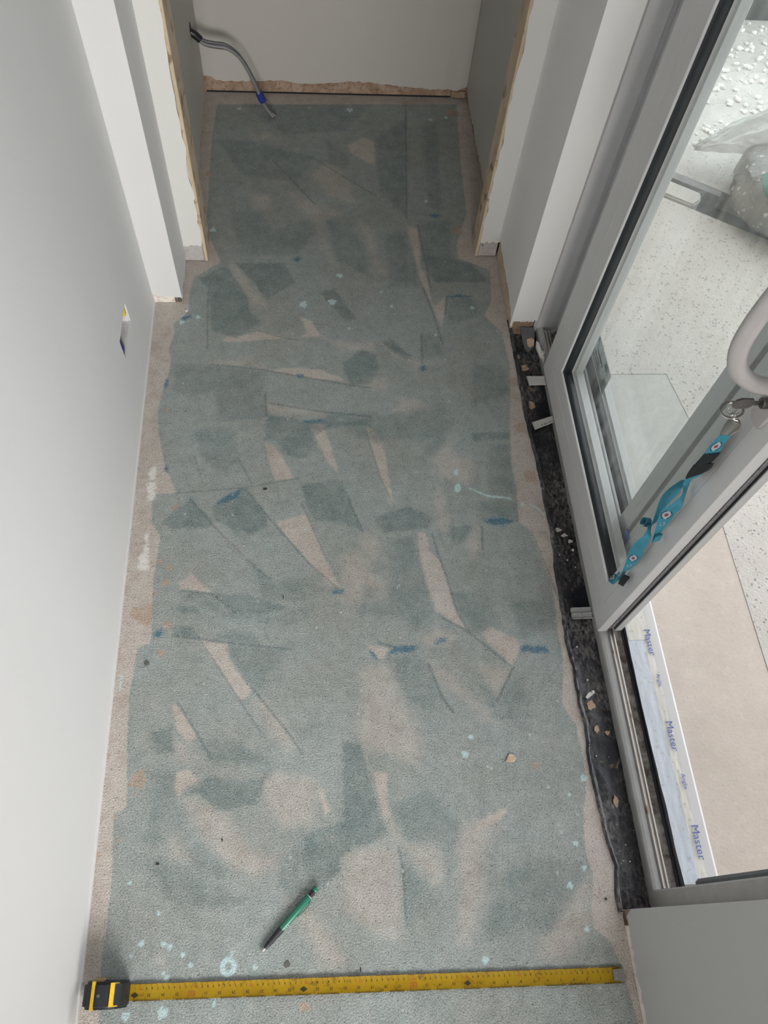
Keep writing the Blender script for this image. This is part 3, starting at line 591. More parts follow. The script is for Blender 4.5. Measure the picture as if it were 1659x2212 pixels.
bm = bmesh.new(); bm_prism(bm, [(1.0245, 0.004), (1.098, 0.004), (1.098, ZC), (1.0245, ZC)], wallmap_y(-0.0019, 1), 0.0, 0.0015); build('stub_end', bm, RAW, wn)
tag(quick('wall_rear', simple('beige_rear_paint', (0.30, 0.28, 0.25), 0.8), [(-0.1, 0.9, -3.1, -3.0, 0.0, ZC), (3.3, 3.7, -3.1, -3.0, 0.0, ZC), (0.9, 3.3, -3.1, -3.0, 0.0, ZC), (3.6, 3.7, -3.0, -0.9, 0.0, ZC), (1.32, 3.7, -1.0, -0.9, 0.0, ZC)]), 'rear room walls behind the camera', None, None, 'structure')
tag(quick('ceiling', WHITE, [(-0.1, 3.7, -3.1, 2.7, ZC, ZC + 0.1)]), 'plain white ceiling', None, None, 'structure')
tag(quick('lintel', WHITE, [(1.021, 1.32, -0.06, 1.565, 2.12, ZC)]), 'white lintel over the glass door', None, None, 'structure')

# ---- black damp-proof membrane folded down beside the door frame
def make_membrane():
    bm = bmesh.new(); ny = 260; ys = [-0.004 + 1.535 * i / ny for i in range(ny + 1)]
    prof = [(-0.004, -0.004), (-0.0015, 0.0035), (0.002, 0.006), (0.006, 0.0045), (0.010, -0.004), (0.012, -0.022), (0.016, -0.034)]
    rows = []
    for y in ys:
        x = float(lip_x(y * 1000)) / 1000
        w = mnoise.noise(Vector((0.3, y * 23, 1.7))) * 0.004 + mnoise.noise(Vector((2.3, y * 70, 4.7))) * 0.0018
        row = []
        for k, (dx, dz) in enumerate(prof):
            row.append(bm.verts.new((x + dx + w, y, dz + (mnoise.noise(Vector((k * 0.7, y * 50, 9))) * 0.0016 if k > 1 else 0))))
        xa = x + 0.018 + w
        for k in range(14):
            t = k / 13; xx = xa + (1.1025 - xa) * t
            z = -0.038 - 0.004 * t + mnoise.noise(Vector((xx * 30, y * 12, 3))) * 0.0035 + mnoise.noise(Vector((xx * 90, y * 60, 5))) * 0.001
            if y > 1.38: z += 0.010 * (y - 1.38) / 0.15 * (1 + mnoise.noise(Vector((xx * 60, y * 45, 2))))
            if 0.17 < y < 0.20 : z += 0.003
            row.append(bm.verts.new((xx, y, z)))
        rows.append(row)
    for a, b in zip(rows, rows[1:]):
        for i in range(len(a) - 1): bm.faces.new((a[i], a[i + 1], b[i + 1], b[i]))
    o = build('damp_membrane', bm, MEMBRANE, None, True)
    tag(o, 'black plastic damp-proof membrane strip between the floor and the white door frame', 'membrane')
    bm = bmesh.new(); pts = []
    for i in range(90):
        y = 0.02 + 1.25 * i / 89; x = float(lip_x(y * 1000)) / 1000
        pts.append((x + 0.019 + 0.002 * mnoise.noise(Vector((y * 20, 0, 0))), y, -0.0335 + 0.001 * mnoise.noise(Vector((y * 33, 4, 0)))))
    bm_tube(bm, pts, 0.0011, 5); build('fold_edge', bm, RUBBER_G, o, True)
    def flake(px_, py_, r, n=11, sx=1.0, seed=0):
        rnd = random.Random(seed); bm = bmesh.new()
        poly = [(px_ + r * sx * rnd.uniform(0.6, 1.15) * math.cos(2 * math.pi * k / n), py_ + r * rnd.uniform(0.6, 1.15) * math.sin(2 * math.pi * k / n)) for k in range(n)]
        bm_prism(bm, poly, lambda u, v, t: (u, v, -0.0385 + t), 0.0, 0.0035)
        build('plaster_flake', bm, FLAKE, o)
    for i, (a, b, r, sx) in enumerate([(1.052, 1.355 + 0.03, .013, 1), (1.035, 1.425, .010, 1.3), (1.056, 0.412, .013, 0.9), (1.060, 0.358, .009, 0.8), (1.083, 0.349, .006, 1), (1.052, 1.255, .016, 0.7), (1.071, 0.205, .012, 0.5)]): flake(a, b, r, 11, sx, 40 + i)
    for i, (a, b, r, sx) in enumerate([(1.0585, 0.860, .007, 1.3), (1.072, 0.845, .006, 1.6), (1.0855, 0.826, .0055, 1.2), (1.087, 0.803, .004, 1.0)]):
        rnd = random.Random(70 + i); bm = bmesh.new(); n = 12
        bm_prism(bm, [(a + r * sx * rnd.uniform(0.4, 1.25) * math.cos(2 * math.pi * k / n), b + r * rnd.uniform(0.4, 1.25) * math.sin(2 * math.pi * k / n)) for k in range(n)], lambda u, v, t: (u, v, -0.0385 + t), 0.0, 0.0032)
        build('paint_splash', bm, PACK, o)
    bm = bmesh.new(); rnd = random.Random(4)
    for x, y in ((1.074, 0.118), (1.062, 0.088), (1.076, 0.086), (1.031, 0.285), (1.028, 0.235), (1.047, 0.30), (1.06, 0.47), (1.05, 0.55), (1.068, 0.775), (1.085, 0.755), (1.05, 0.79)):
        bmesh.ops.create_icosphere(bm, subdivisions=1, radius=rnd.uniform(0.0015, 0.003), matrix=Matrix.Translation((x, y, -0.036)))
    tag(build('plaster_crumbs', bm, PACK, o), kind='stuff')
make_membrane()
bm = bmesh.new()   # folded grey flashing tucked under the reveal
bm_prism(bm, [(1.048, 1.503), (1.090, 1.501), (1.089, 1.455), (1.072, 1.440), (1.060, 1.449), (1.052, 1.478)], lambda u, v, t: (u, v, 0.004 - 0.6 * (1.50 - v) + t), -0.004, 0.0)
fl = tag(build('flashing_scrap', bm, LEAD), 'torn dark grey flashing scrap under the plaster reveal beside the door frame', 'flashing')
bm = bmesh.new(); bm_prism(bm, [(1.066, 1.470), (1.080, 1.474), (1.088, 1.468), (1.086, 1.456), (1.074, 1.450), (1.067, 1.458)], lambda u, v, t: (u, v, 0.0045 - 0.6 * (1.50 - v) + t), 0.0, 0.003)
build('plaster_flake', bm, FLAKE, fl)

# ================================================================== DOOR FRAME
frame = thing('trim_1', 'white plastic door frame with silver floor rail', None, (1.103, 0.0, -0.045), None, 'structure')
def extr_y(name, prof, y0, y1, mat, parent):
    bm = bmesh.new(); bm_prism(bm, prof, lambda u, v, t: (u, t, v), y0, y1); return build(name, bm, mat, parent)
extr_y('frame_sill', [(1.103, -0.060), (1.103, -0.0185), (1.1045, -0.0182), (1.1045, -0.0172), (1.1032, -0.0165), (1.1045, -0.0125), (1.110, -0.0095), (1.118, -0.008), (1.1205, -0.009), (1.1205, -0.024), (1.247, -0.024), (1.247, -0.060)], 0.0305, 1.52, UPVC_DIRTY, frame)
extr_y('floor_rail', [(1.1208, -0.0235), (1.1208, -0.007), (1.1225, -0.0035), (1.1258, -0.0035), (1.127, -0.0085), (1.1295, -0.0085), (1.1308, -0.002), (1.1340, -0.002), (1.1362, -0.007), (1.1362, -0.0235)], 0.032, 1.50, ALU, frame)
extr_y('dirt_channel', [(1.1365, -0.0238), (1.1365, -0.018), (1.146, -0.0205), (1.156, -0.018), (1.156, -0.0238)], 0.032, 1.50, CHANNEL, frame)
extr_y('sill_gasket', [(1.1562, -0.0238), (1.1562, -0.014), (1.158, -0.010), (1.1605, -0.013), (1.163, -0.009), (1.1665, -0.0065), (1.168, -0.0065), (1.168, -0.0238)], 0.032, 1.50, RUBBER, frame)
extr_y('threshold', [(1.1682, -0.0238), (1.1682, -0.008), (1.172, -0.006), (1.238, -0.0055), (1.243, -0.0085), (1.243, -0.0238)], 0.032, 1.515, UPVC_W, frame)
def film(name, pairs, mat, dz):
    bm = bmesh.new(); rows = []
    for y, xa, xb in pairs:
        n = 7; rows.append([bm.verts.new((xa + (xb - xa) * k / n, y, -0.0035 + dz + 0.0009 * mnoise.noise(Vector((k * 1.3, y * 40, dz * 900))) + (0.0004 * math.sin(k * 3.1)))) for k in range(n + 1)])
    for a, b in zip(rows, rows[1:]):
        for k in range(len(a) - 1): bm.faces.new((a[k], a[k + 1], b[k + 1], b[k]))
    return build(name, bm, mat, frame, True)
ys = [0.036 + 0.68 * i / 90 for i in range(91)]
wob = lambda y, s: 0.0018 * mnoise.noise(Vector((y * 14, s, 0)))
film('film_strip', [(y, 1.1635 + 0.002 * math.sin(y * 9 + 1) + wob(y, 1), 1.200 + wob(y, 2)) for y in ys if y < 0.60], FILM_B, 0.0006)
film('film_strip', [(y, 1.198 + wob(y, 3), 1.218 + wob(y, 5)) for y in ys], FILM_C, 0.0)
film('film_strip', [(y, 1.166 + wob(y, 7), 1.216 + wob(y, 8)) for y in ys if y > 0.545], FILM_C, 0.0012)
for txt, y, x, sz in (('Master', 0.1125, 1.2145, 0.023), ('Master', 0.328, 1.2125, 0.0225), ('Master', 0.543, 1.212, 0.022), ('Anglia', 0.232, 1.2165, 0.0125), ('Anglia', 0.453, 1.214, 0.0115)):
    bm = bmesh.new(); bm_text(bm, txt, lambda u, v, x=x, y=y, sz=sz: (x + v, y - u * 1.05, -0.0008), sz); build('printed_name', bm, INK, frame)
def post(name, prof, mat, z0, z1):
    bm = bmesh.new(); bm_prism(bm, prof, lambda u, v, t: (u, v, t), z0, z1); return build(name, bm, mat, frame)
post('far_jamb', [(1.0905, 1.56), (1.0905, 1.513), (1.0935, 1.5135), (1.098, 1.516), (1.101, 1.520), (1.103, 1.516), (1.105, 1.515), (1.150, 1.515), (1.152, 1.52), (1.247, 1.52), (1.247, 1.56)], UPVC, -0.058, 2.118)
post('near_jamb', [(1.103, -0.055), (1.103, 0.028), (1.105, 0.0305), (1.247, 0.0305), (1.247, -0.055)], UPVC_DIRTY, -0.059, 2.118)
post('weather_seal', [(1.122, 0.031), (1.122, 0.036), (1.128, 0.041), (1.148, 0.041), (1.154, 0.036), (1.154, 0.031)], RUBBER_G, 0.150, 2.05)
bm = bmesh.new(); bm_box(bm, 1.1035, 1.246, 0.0315, 1.512, 2.06, 2.117); build('frame_head', bm, UPVC, frame)

# ================================================================== SASH AND FIXED LIGHT
def member(name, outer, inner, prof, side, mat, parent, smooth=False):
    """one mitred member of a rectangular ring; outer/inner = (y0,y1,z0,z1); prof = closed [(t, x)]"""
    def corner(t, x, cy, cz):
        o = outer; n = inner
        y = (o[0] + t * (n[0] - o[0])) if cy == 0 else (o[1] + t * (n[1] - o[1]))
        z = (o[2] + t * (n[2] - o[2])) if cz == 0 else (o[3] + t * (n[3] - o[3]))
        return (x, y, z)
    ends = {'bottom': ((0, 0), (1, 0)), 'top': ((0, 1), (1, 1)), 'near': ((0, 0), (0, 1)), 'far': ((1, 0), (1, 1))}[side]
    bm = bmesh.new()
    a = [bm.verts.new(corner(t, x, *ends[0])) for t, x in prof]; b = [bm.verts.new(corner(t, x, *ends[1])) for t, x in prof]
    n = len(prof); bm.faces.new(a); bm.faces.new(b[::-1])
    for i in range(n): bm.faces.new((a[i], b[i], b[(i + 1) % n], a[(i + 1) % n]))
    return build(name, bm, mat, parent, smooth)
SO = (0.5705, 1.351, 0.009, 2.085); SI = (0.645, 1.2415, 0.124, 1.96)
sash = thing('door_1', 'white sliding glass door sash slid part open', None, (1.118, 0.96, -0.003), None, 'structure')
SP = [(0.0, 1.0915), (0.012, 1.0900), (0.558, 1.0900), (0.562, 1.0925), (0.566, 1.0903), (0.985, 1.0903), (1.0, 1.0915), (1.004, 1.0945), (1.0, 1.096), (1.0, 1.118), (1.02, 1.119), (1.02, 1.1255), (1.085, 1.1262), (1.085, 1.145), (1.06, 1.147), (0.0, 1.147), (0.0, 1.132), (0.10, 1.131), (0.10, 1.1115), (0.0, 1.111)]
member('bottom_rail', SO, SI, SP, 'bottom', UPVC, sash)
member('far_stile', SO, SI, SP, 'far', UPVC, sash)
member('near_stile', SO, SI, SP, 'near', UPVC, sash)
member('top_rail', SO, SI, SP, 'top', UPVC, sash)
GP = [(1.0, 1.0955), (1.012, 1.0965), (1.03, 1.103), (1.028, 1.110), (1.012, 1.1165), (1.012, 1.1195), (0.97, 1.1195), (0.97, 1.0965)]
def gasket_ring(parent, OO, II, prof, mat):
    for side in ('bottom', 'far', 'near', 'top'): member('gasket', OO, II, prof, side, mat, parent, True)
gasket_ring(sash, SO, SI, GP, RUBBER)
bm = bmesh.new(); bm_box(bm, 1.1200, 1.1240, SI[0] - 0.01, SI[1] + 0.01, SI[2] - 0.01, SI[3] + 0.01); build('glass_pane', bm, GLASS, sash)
bm = bmesh.new(); bm_box(bm, 1.1135, 1.1295, 0.5765, 0.5790, 0.012, 2.08)
bm_box(bm, 1.1195, 1.1225, 0.5745, 0.577, 0.012, 2.08)
build('brush_seal', bm, BRUSH, sash)
quick('seal_rib', RUBBER, [(1.1112, 1.1135, 0.573, 0.577, 0.012, 2.08), (1.1300, 1.1318, 0.5725, 0.577, 0.012, 2.08)], sash)
# D handle on its plate, with the lock cylinder
plate_bm = bmesh.new(); y0, y1, z0, z1 = 0.590, 0.632, 0.782, 1.16; out = []
for k in range(9): t = math.pi + math.pi * k / 8; out.append((0.611 + 0.021 * math.cos(t), z0 + 0.021 + 0.021 * math.sin(t)))
for k in range(9): t = math.pi * k / 8; out.append((0.611 + 0.021 * math.cos(t), z1 - 0.021 + 0.021 * math.sin(t)))
bm_prism(plate_bm, out, lambda u, v, t: (t, u, v), 1.0815, 1.0899)
bmesh.ops.bevel(plate_bm, geom=[e for e in plate_bm.edges if abs(e.verts[0].co.x - 1.0815) < 1e-5 and abs(e.verts[1].co.x - 1.0815) < 1e-5], offset=0.004, segments=3, affect='EDGES')
plate = build('handle_plate', plate_bm, HANDLE, sash, True)
bm = bmesh.new()
bm_tube(bm, smooth_path([(1.0835, 0.609, 0.872), (1.060, 0.609, 0.8725), (1.028, 0.609, 0.884), (0.997, 0.609, 0.913), (0.979, 0.608, 0.958), (0.976, 0.608, 1.015), (0.984, 0.608, 1.068), (1.018, 0.609, 1.108), (1.0835, 0.609, 1.120)], 8), 0.0122, 16)
build('pull_handle', bm, HANDLE, sash, True)
bm = bmesh.new(); bm_lathe(bm, [(0, 0.0085), (0.009, 0.0085), (0.010, 0.0075)], (1.0820, 0.611, 0.832), (-1, 0, 0), 20); build('lock_cylinder', bm, STEEL_D, plate, True)

# ---- fixed light on the outer track, seen through the sash
FO = (0.690, 1.514, -0.003, 2.085); FI = (0.818, 1.42, 0.108, 1.96); DX = 0.0715
fix = thing('window_1', 'white fixed glass panel behind the sliding sash', None, (1.19, 1.10, -0.003), None, 'structure')
FP = [(t, x + DX) for t, x in SP]; FP = [(t, min(x, 1.2165)) for t, x in FP]
FN = [(0.0, 1.163), (0.012, 1.1615), (0.30, 1.1615), (0.32, 1.164), (0.36, 1.164), (0.38, 1.1615), (0.52, 1.1615), (0.53, 1.170), (0.62, 1.170), (0.63, 1.1615), (0.985, 1.1618), (1.0, 1.163), (1.0, 1.168), (1.0, 1.1895), (1.02, 1.1905), (1.02, 1.197), (1.085, 1.1977), (1.085, 1.2165), (0.0, 1.2165)]
member('bottom_rail', FO, FI, FP, 'bottom', UPVC, fix)
member('far_stile', FO, FI, FP, 'far', UPVC, fix)
ns = member('near_stile', FO, FI, FN, 'near', UPVC, fix)
member('top_rail', FO, FI, FP, 'top', UPVC, fix)
gasket_ring(fix, FO, FI, [(t, x + DX) for t, x in GP], RUBBER)
quick('stile_brush', BRUSH, [(1.1635, 1.1695, 0.7575, 0.7685, 0.06, 2.05)], ns)
quick('blue_packer', PACK_B, [(1.1560, 1.1635, 0.746, 0.768, 0.098, 0.138)], ns, 0.001)
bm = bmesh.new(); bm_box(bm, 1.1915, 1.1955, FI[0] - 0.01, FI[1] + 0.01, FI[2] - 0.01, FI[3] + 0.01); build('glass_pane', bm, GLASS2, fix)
# sticker on the fixed pane
bm = bmesh.new(); bm_box(bm, 1.1900, 1.1908, 1.175, 1.340, 0.112, 0.185); st = build('pane_sticker', bm, STICKER, fix)
bm = bmesh.new()
for b in ((1.178, 1.20, 0.116, 0.150), (1.205, 1.225, 0.165, 0.182), (1.30, 1.335, 0.170, 0.183), (1.23, 1.29, 0.150, 0.158), (1.24, 1.30, 0.138, 0.142), (1.24, 1.285, 0.128, 0.132)): bm_box(bm, 1.1893, 1.1898, *b)
build('sticker_print', bm, STICKER_D, st)

# ================================================================== LANYARD, RINGS AND KEY
key = thing('door_key', 'steel key in the lock under the white pull handle', 'key', (1.072, 0.611, 0.832))
bm = bmesh.new(); bm_box(bm, 1.058, 1.0815, 0.6098, 0.6122, 0.828, 0.836, 0.0004); build('blade', bm, STEEL_D, key)
bm = bmesh.new()
pl = [(1.060, 0.826), (1.056, 0.822), (1.040, 0.821), (1.033, 0.825), (1.031, 0.832), (1.033, 0.839), (1.040, 0.843), (1.056, 0.842), (1.060, 0.838)]
bm_prism(bm, pl, lambda u, v, t: (u, t, v), 0.6095, 0.6125); build('bow', bm, STEEL_D, key)
ringo = thing('split_ring', 'nickel split ring hanging from the key bow', 'ring', (1.044, 0.617, 0.806))
bm = bmesh.new(); bm_torus(bm, (1.0375, 0.611, 0.8215), (0, 0.3, 1), (1, 0.3, 0), 0.0105, 0.0011, 24, 6); build('small_link', bm, STEEL, ringo, True)
bm = bmesh.new()
for k in range(2): bm_torus(bm, (1.046, 0.6195 + 0.0022 * k, 0.8035), (0.9, 0.25, 0.35), (-0.25, 0.9, -0.15), 0.0145, 0.0014, 32, 6)
build('coil', bm, STEEL, ringo, True)
bm = bmesh.new(); bm_torus(bm, (1.0555, 0.621, 0.789), (0.2, 0, 1), (1, 0.4, 0), 0.007, 0.0010, 20, 6); build('clip_link', bm, STEEL, ringo, True)

lan = thing('lanyard', 'teal printed lanyard with black buckle hanging from the door key', 'lanyard', (1.066, 0.62, 0.76))
def ribbon(sts, m=5):
    A = smooth_path([s[0] for s in sts], m); B = smooth_path([s[1] for s in sts], m); return A, B
def ribbon_mesh(name, sts, mat, parent, thick=0.0009, m=5, nc=4):
    A, B = ribbon(sts, m); bm = bmesh.new(); front, back = [], []
    for i in range(len(A)):
        c = (B[i] - A[i]).normalized(); d = ((A[min(i + 1, len(A) - 1)] + B[min(i + 1, len(A) - 1)]) - (A[max(i - 1, 0)] + B[max(i - 1, 0)])).normalized()
        n = c.cross(d).normalized()
        front.append([bm.verts.new(A[i].lerp(B[i], k / nc) + n * thick * 0.5) for k in range(nc + 1)])
        back.append([bm.verts.new(A[i].lerp(B[i], k / nc) - n * thick * 0.5) for k in range(nc + 1)])
    for i in range(len(A) - 1):
        for k in range(nc):
            bm.faces.new((front[i][k], front[i][k + 1], front[i + 1][k + 1], front[i + 1][k])); bm.faces.new((back[i][k], back[i + 1][k], back[i + 1][k + 1], back[i][k + 1]))
        for k in (0, nc): bm.faces.new((front[i][k], front[i + 1][k], back[i + 1][k], back[i][k]))
    for i in (0, -1):
        for k in range(nc): bm.faces.new((front[i][k], front[i][k + 1], back[i][k + 1], back[i][k]))
    o = build(name, bm, mat, parent, True)
    def at(s, t, off=0.0009):
        f = max(0, min(0.9999, s)) * (len(A) - 1); i = int(f); f -= i
        a = A[i].lerp(A[i + 1], f); b = B[i].lerp(B[i + 1], f)
        c = (b - a).normalized(); d = ((A[i + 1] + B[i + 1]) - (A[i] + B[i])).normalized(); n = c.cross(d).normalized()
        if n.dot(Vector(CAM) - a) < 0: n = -n
        return a.lerp(b, t) + n * off
    return o, at
def ribbon_logo(at, parent, s, ds, w=1.0):
    bm = bmesh.new(); n = 20; vs = []; 
    for k in range(n): vs.append(bm.verts.new(at(s + ds * math.sin(2 * math.pi * k / n), 0.5 + 0.36 * math.cos(2 * math.pi * k / n), 0.0011)))
    bm.faces.new(vs); build('logo_disc', bm, PRINT_W, parent)
    bm = bmesh.new()
    for k in range(n):
        if k in (4, 5, 14, 15): continue
        a0, a1 = 2 * math.pi * k / n, 2 * math.pi * (k + 1) / n
        q = [at(s + ds * r * math.sin(a), 0.5 + 0.36 * r * math.cos(a), 0.0015) for r, a in ((0.84, a0), (1.0, a0), (1.0, a1), (0.84, a1))]
        bm.faces.new([bm.verts.new(p) for p in q])
    build('logo_ring', bm, TEALD, parent)
    bm = bmesh.new(); vs = [bm.verts.new(at(s + ds * 0.36 * math.sin(2 * math.pi * k / 14), 0.5 + 0.36 * 0.36 * math.cos(2 * math.pi * k / 14), 0.0015)) for k in range(14)]
    bm.faces.new(vs); build('logo_dot', bm, PRINT_R, parent)
def ribbon_text(at, parent, txt, s, ls, lt, t0=0.5, flip=1, mat=None):
    bm = bmesh.new(); vs, fs = glyphs(txt); nv = [bm.verts.new(at(s + u * ls * flip, t0 + v * lt * flip, 0.0013)) for u, v in vs]
    for f in fs:
        try: bm.faces.new([nv[i] for i in f])
        except ValueError: pass
    build('printed_word', bm, mat or PRINT_W, parent)
# upper tab, from the metal flap down to the buckle
top, at0 = ribbon_mesh('ribbon_tab', [((1.0590, 0.6215, 0.738), (1.0690, 0.6125, 0.7545)), ((1.061, 0.6265, 0.712), (1.0705, 0.6150, 0.7345)), ((1.063, 0.6275, 0.690), (1.0730, 0.6155, 0.7130)), ((1.064, 0.626, 0.670), (1.074, 0.6145, 0.6935))], TEAL, lan)
ribbon_logo(at0, top, 0.56, 0.20)
ribbon_mesh('ribbon_underside', [((1.0760, 0.6360, 0.742), (1.0600, 0.6220, 0.7380)), ((1.0770, 0.6400, 0.705), (1.0625, 0.6275, 0.705)), ((1.0770, 0.6395, 0.670), (1.0640, 0.6265, 0.672))], TEALD, lan)
# metal flap
bm = bmesh.new(); A = smooth_path([(1.0560, 0.6225, 0.782), (1.0575, 0.6260, 0.772), (1.0580, 0.6270, 0.758), (1.0590, 0.6235, 0.739)], 5); B = smooth_path([(1.0585, 0.6185, 0.786), (1.0650, 0.6120, 0.782), (1.0690, 0.6095, 0.772), (1.0700, 0.6115, 0.754)], 5)
fr = [[bm.verts.new(a.lerp(b, k / 4) + Vector((-0.003 * math.sin(math.pi * k / 4), -0.003 * math.sin(math.pi * k / 4), 0))) for k in range(5)] for a, b in zip(A, B)]
bk = [[bm.verts.new(a.lerp(b, k / 4) + Vector((0.003, 0.003, 0))) for k in range(5)] for a, b in zip(A, B)]
for i in range(len(A) - 1):
    for k in range(4): bm.faces.new((fr[i][k], fr[i][k + 1], fr[i + 1][k + 1], fr[i + 1][k])); bm.faces.new((bk[i][k], bk[i + 1][k], bk[i + 1][k + 1], bk[i][k + 1]))
    bm.faces.new((fr[i][0], fr[i + 1][0], bk[i + 1][0], bk[i][0])); bm.faces.new((fr[i][4], bk[i][4], bk[i + 1][4], fr[i + 1][4]))
for i in (0, -1):
    for k in range(4): bm.faces.new((fr[i][k], fr[i][k + 1], bk[i][k + 1], bk[i][k]))
build('metal_clasp', bm, STEEL, lan, True)
# buckle
def slab(name, sts, thick, mat):
    return ribbon_mesh(name, sts, mat, lan, thick, 3, 3)[0]
bk1 = slab('buckle', [((1.0630, 0.6275, 0.676), (1.0740, 0.6130, 0.702)), ((1.0635, 0.6270, 0.660), (1.0740, 0.6125, 0.690)), ((1.0645, 0.6260, 0.646), (1.0740, 0.6140, 0.676)), ((1.065, 0.6265, 0.640), (1.0730, 0.6145, 0.668))], 0.0055, BLACKP)
slab('buckle', [((1.0650, 0.6310, 0.642), (1.0735, 0.6105, 0.675)), ((1.0655, 0.6310, 0.625), (1.0735, 0.6080, 0.662)), ((1.0660, 0.6300, 0.610), (1.0725, 0.6100, 0.650)), ((1.0670, 0.6280, 0.600), (1.0720, 0.6130, 0.641))], 0.006, BLACKP)
slab('ribbon_back', [((1.0760, 0.6400, 0.660), (1.0640, 0.6270, 0.668)), ((1.0770, 0.6410, 0.630), (1.0650, 0.6300, 0.640)), ((1.0770, 0.6400, 0.600), (1.0670, 0.6290, 0.606))], 0.002, TEALD)
# front strand below the buckle
s1, at1 = ribbon_mesh('ribbon_front', [((1.0665, 0.6285, 0.604), (1.0735, 0.6130, 0.6400)), ((1.066, 0.6272, 0.5917), (1.075, 0.6190, 0.6200)), ((1.069, 0.628, 0.5805), (1.081, 0.6312, 0.5900)), ((1.067, 0.6150, 0.5781), (1.083, 0.6270, 0.565)), ((1.062, 0.6084, 0.5690), (1.078, 0.6130, 0.556)), ((1.060, 0.6124, 0.5362), (1.072, 0.5994, 0.5510)), ((1.060, 0.6200, 0.5020), (1.070, 0.5990, 0.5330)), ((1.062, 0.6151, 0.4780), (1.073, 0.6005, 0.5050)), ((1.066, 0.6104, 0.4547), (1.078, 0.6050, 0.4750)), ((1.069, 0.6045, 0.4340), (1.082, 0.6080, 0.4360)), ((1.068, 0.5985, 0.4255), (1.082, 0.6010, 0.4270)), ((1.064, 0.5930, 0.4290), (1.078, 0.5960, 0.4310)), ((1.064, 0.5930, 0.4380), (1.078, 0.5960, 0.4390)), ((1.067, 0.5980, 0.4420), (1.081, 0.6010, 0.4430)), ((1.070, 0.6030, 0.4390), (1.084, 0.6060, 0.4400))], TEAL, lan, m=6)
ribbon_logo(at1, s1, 0.455, 0.038)
ribbon_text(at1, s1, 'G', 0.54, 0.055, 0.62, 0.5, -1)
ribbon_text(at1, s1, 'ITCHERS', 0.372, 0.020, 0.30, 0.55, 1, PRINT_F)
# rear strand of the loop
s4, at4 = ribbon_mesh('ribbon_rear', [((1.072, 0.640, 0.5750), (1.083, 0.634, 0.5850)), ((1.072, 0.650, 0.5343), (1.084, 0.6400, 0.5600)), ((1.074, 0.6560, 0.4950), (1.085, 0.6400, 0.5260)), ((1.077, 0.6524, 0.4624), (1.086, 0.6430, 0.4850)), ((1.078, 0.6450, 0.4420), (1.0875, 0.6440, 0.4500)), ((1.077, 0.6370, 0.4250), (1.0860, 0.6391, 0.4240)), ((1.074, 0.6318, 0.4170), (1.083, 0.6393, 0.4110))], TEAL, lan)
ribbon_text(at4, s4, 'Family', 0.40, 0.14, 0.45, 0.5, 1, PRINT_F)
bm = bmesh.new(); lc = Vector((1.072, 0.6455, 0.4105))
nn = 18; fr = []; e1 = Vector((0.1, 1, 0.30)).normalized(); e2 = Vector((0.35, -0.2, 1)).normalized(); wv = Vector((0.9, 0.05, -0.35)).normalized() * 0.007
for k in range(nn + 1):
    t = math.radians(-110) + math.radians(330) * k / nn; fr.append((lc + e1 * 0.0085 * math.cos(t) + e2 * 0.0085 * math.sin(t)))
a = [bm.verts.new(p - wv) for p in fr]; b = [bm.verts.new(p + wv) for p in fr]
for k in range(nn): bm.faces.new((a[k], a[k + 1], b[k + 1], b[k]))
bmesh.ops.solidify(bm, geom=bm.faces[:], thickness=0.0009)
build('ribbon_loop', bm, TEAL, lan, True)
s2, at2 = ribbon_mesh('ribbon_lower', [((1.069, 0.6340, 0.4215), (1.082, 0.6393, 0.4113)), ((1.066, 0.6240, 0.4190), (1.080, 0.6300, 0.4050)), ((1.064, 0.6200, 0.4000), (1.077, 0.6150, 0.4060)), ((1.062, 0.6240, 0.3700), (1.073, 0.6080, 0.3980)), ((1.062, 0.6230, 0.3450), (1.073, 0.6050, 0.3770)), ((1.062, 0.6183, 0.3250), (1.073, 0.5990, 0.3570)), ((1.064, 0.6133, 0.3018), (1.075, 0.5986, 0.3310)), ((1.066, 0.6081, 0.2772), (1.080, 0.6060, 0.2860)), ((1.068, 0.6060, 0.2600), (1.082, 0.6140, 0.2520)), ((1.070, 0.6040, 0.2400), (1.084, 0.6150, 0.2300))], TEAL, lan, m=6)
ribbon_logo(at2, s2, 0.60, 0.050)
ribbon_text(at2, s2, 'G', 0.72, 0.065, 0.62, 0.5, -1)
ribbon_text(at2, s2, 'HERS', 0.42, 0.035, 0.36, 0.5, 1, PRINT_F)
s3, at3 = ribbon_mesh('ribbon_end', [((1.083, 0.625, 0.215), (1.0885, 0.634, 0.205)), ((1.078, 0.629, 0.190), (1.086, 0.634, 0.185)), ((1.070, 0.626, 0.186), (1.082, 0.634, 0.193)), ((1.064, 0.616, 0.197), (1.079, 0.626, 0.210)), ((1.061, 0.603, 0.215), (1.077, 0.613, 0.226)), ((1.061, 0.597, 0.226), (1.079, 0.608, 0.236)), ((1.063, 0.601, 0.236), (1.081, 0.611, 0.244)), ((1.068, 0.6050, 0.246), (1.083, 0.6150, 0.248))], TEAL, lan, m=5)
ribbon_logo(at3, s3, 0.42, 0.09)
slab('buckle', [((1.066, 0.594, 0.238), (1.076, 0.588, 0.236)), ((1.067, 0.5985, 0.252), (1.079, 0.592, 0.249)), ((1.069, 0.5990, 0.268), (1.081, 0.594, 0.265))], 0.004, BLACKP)

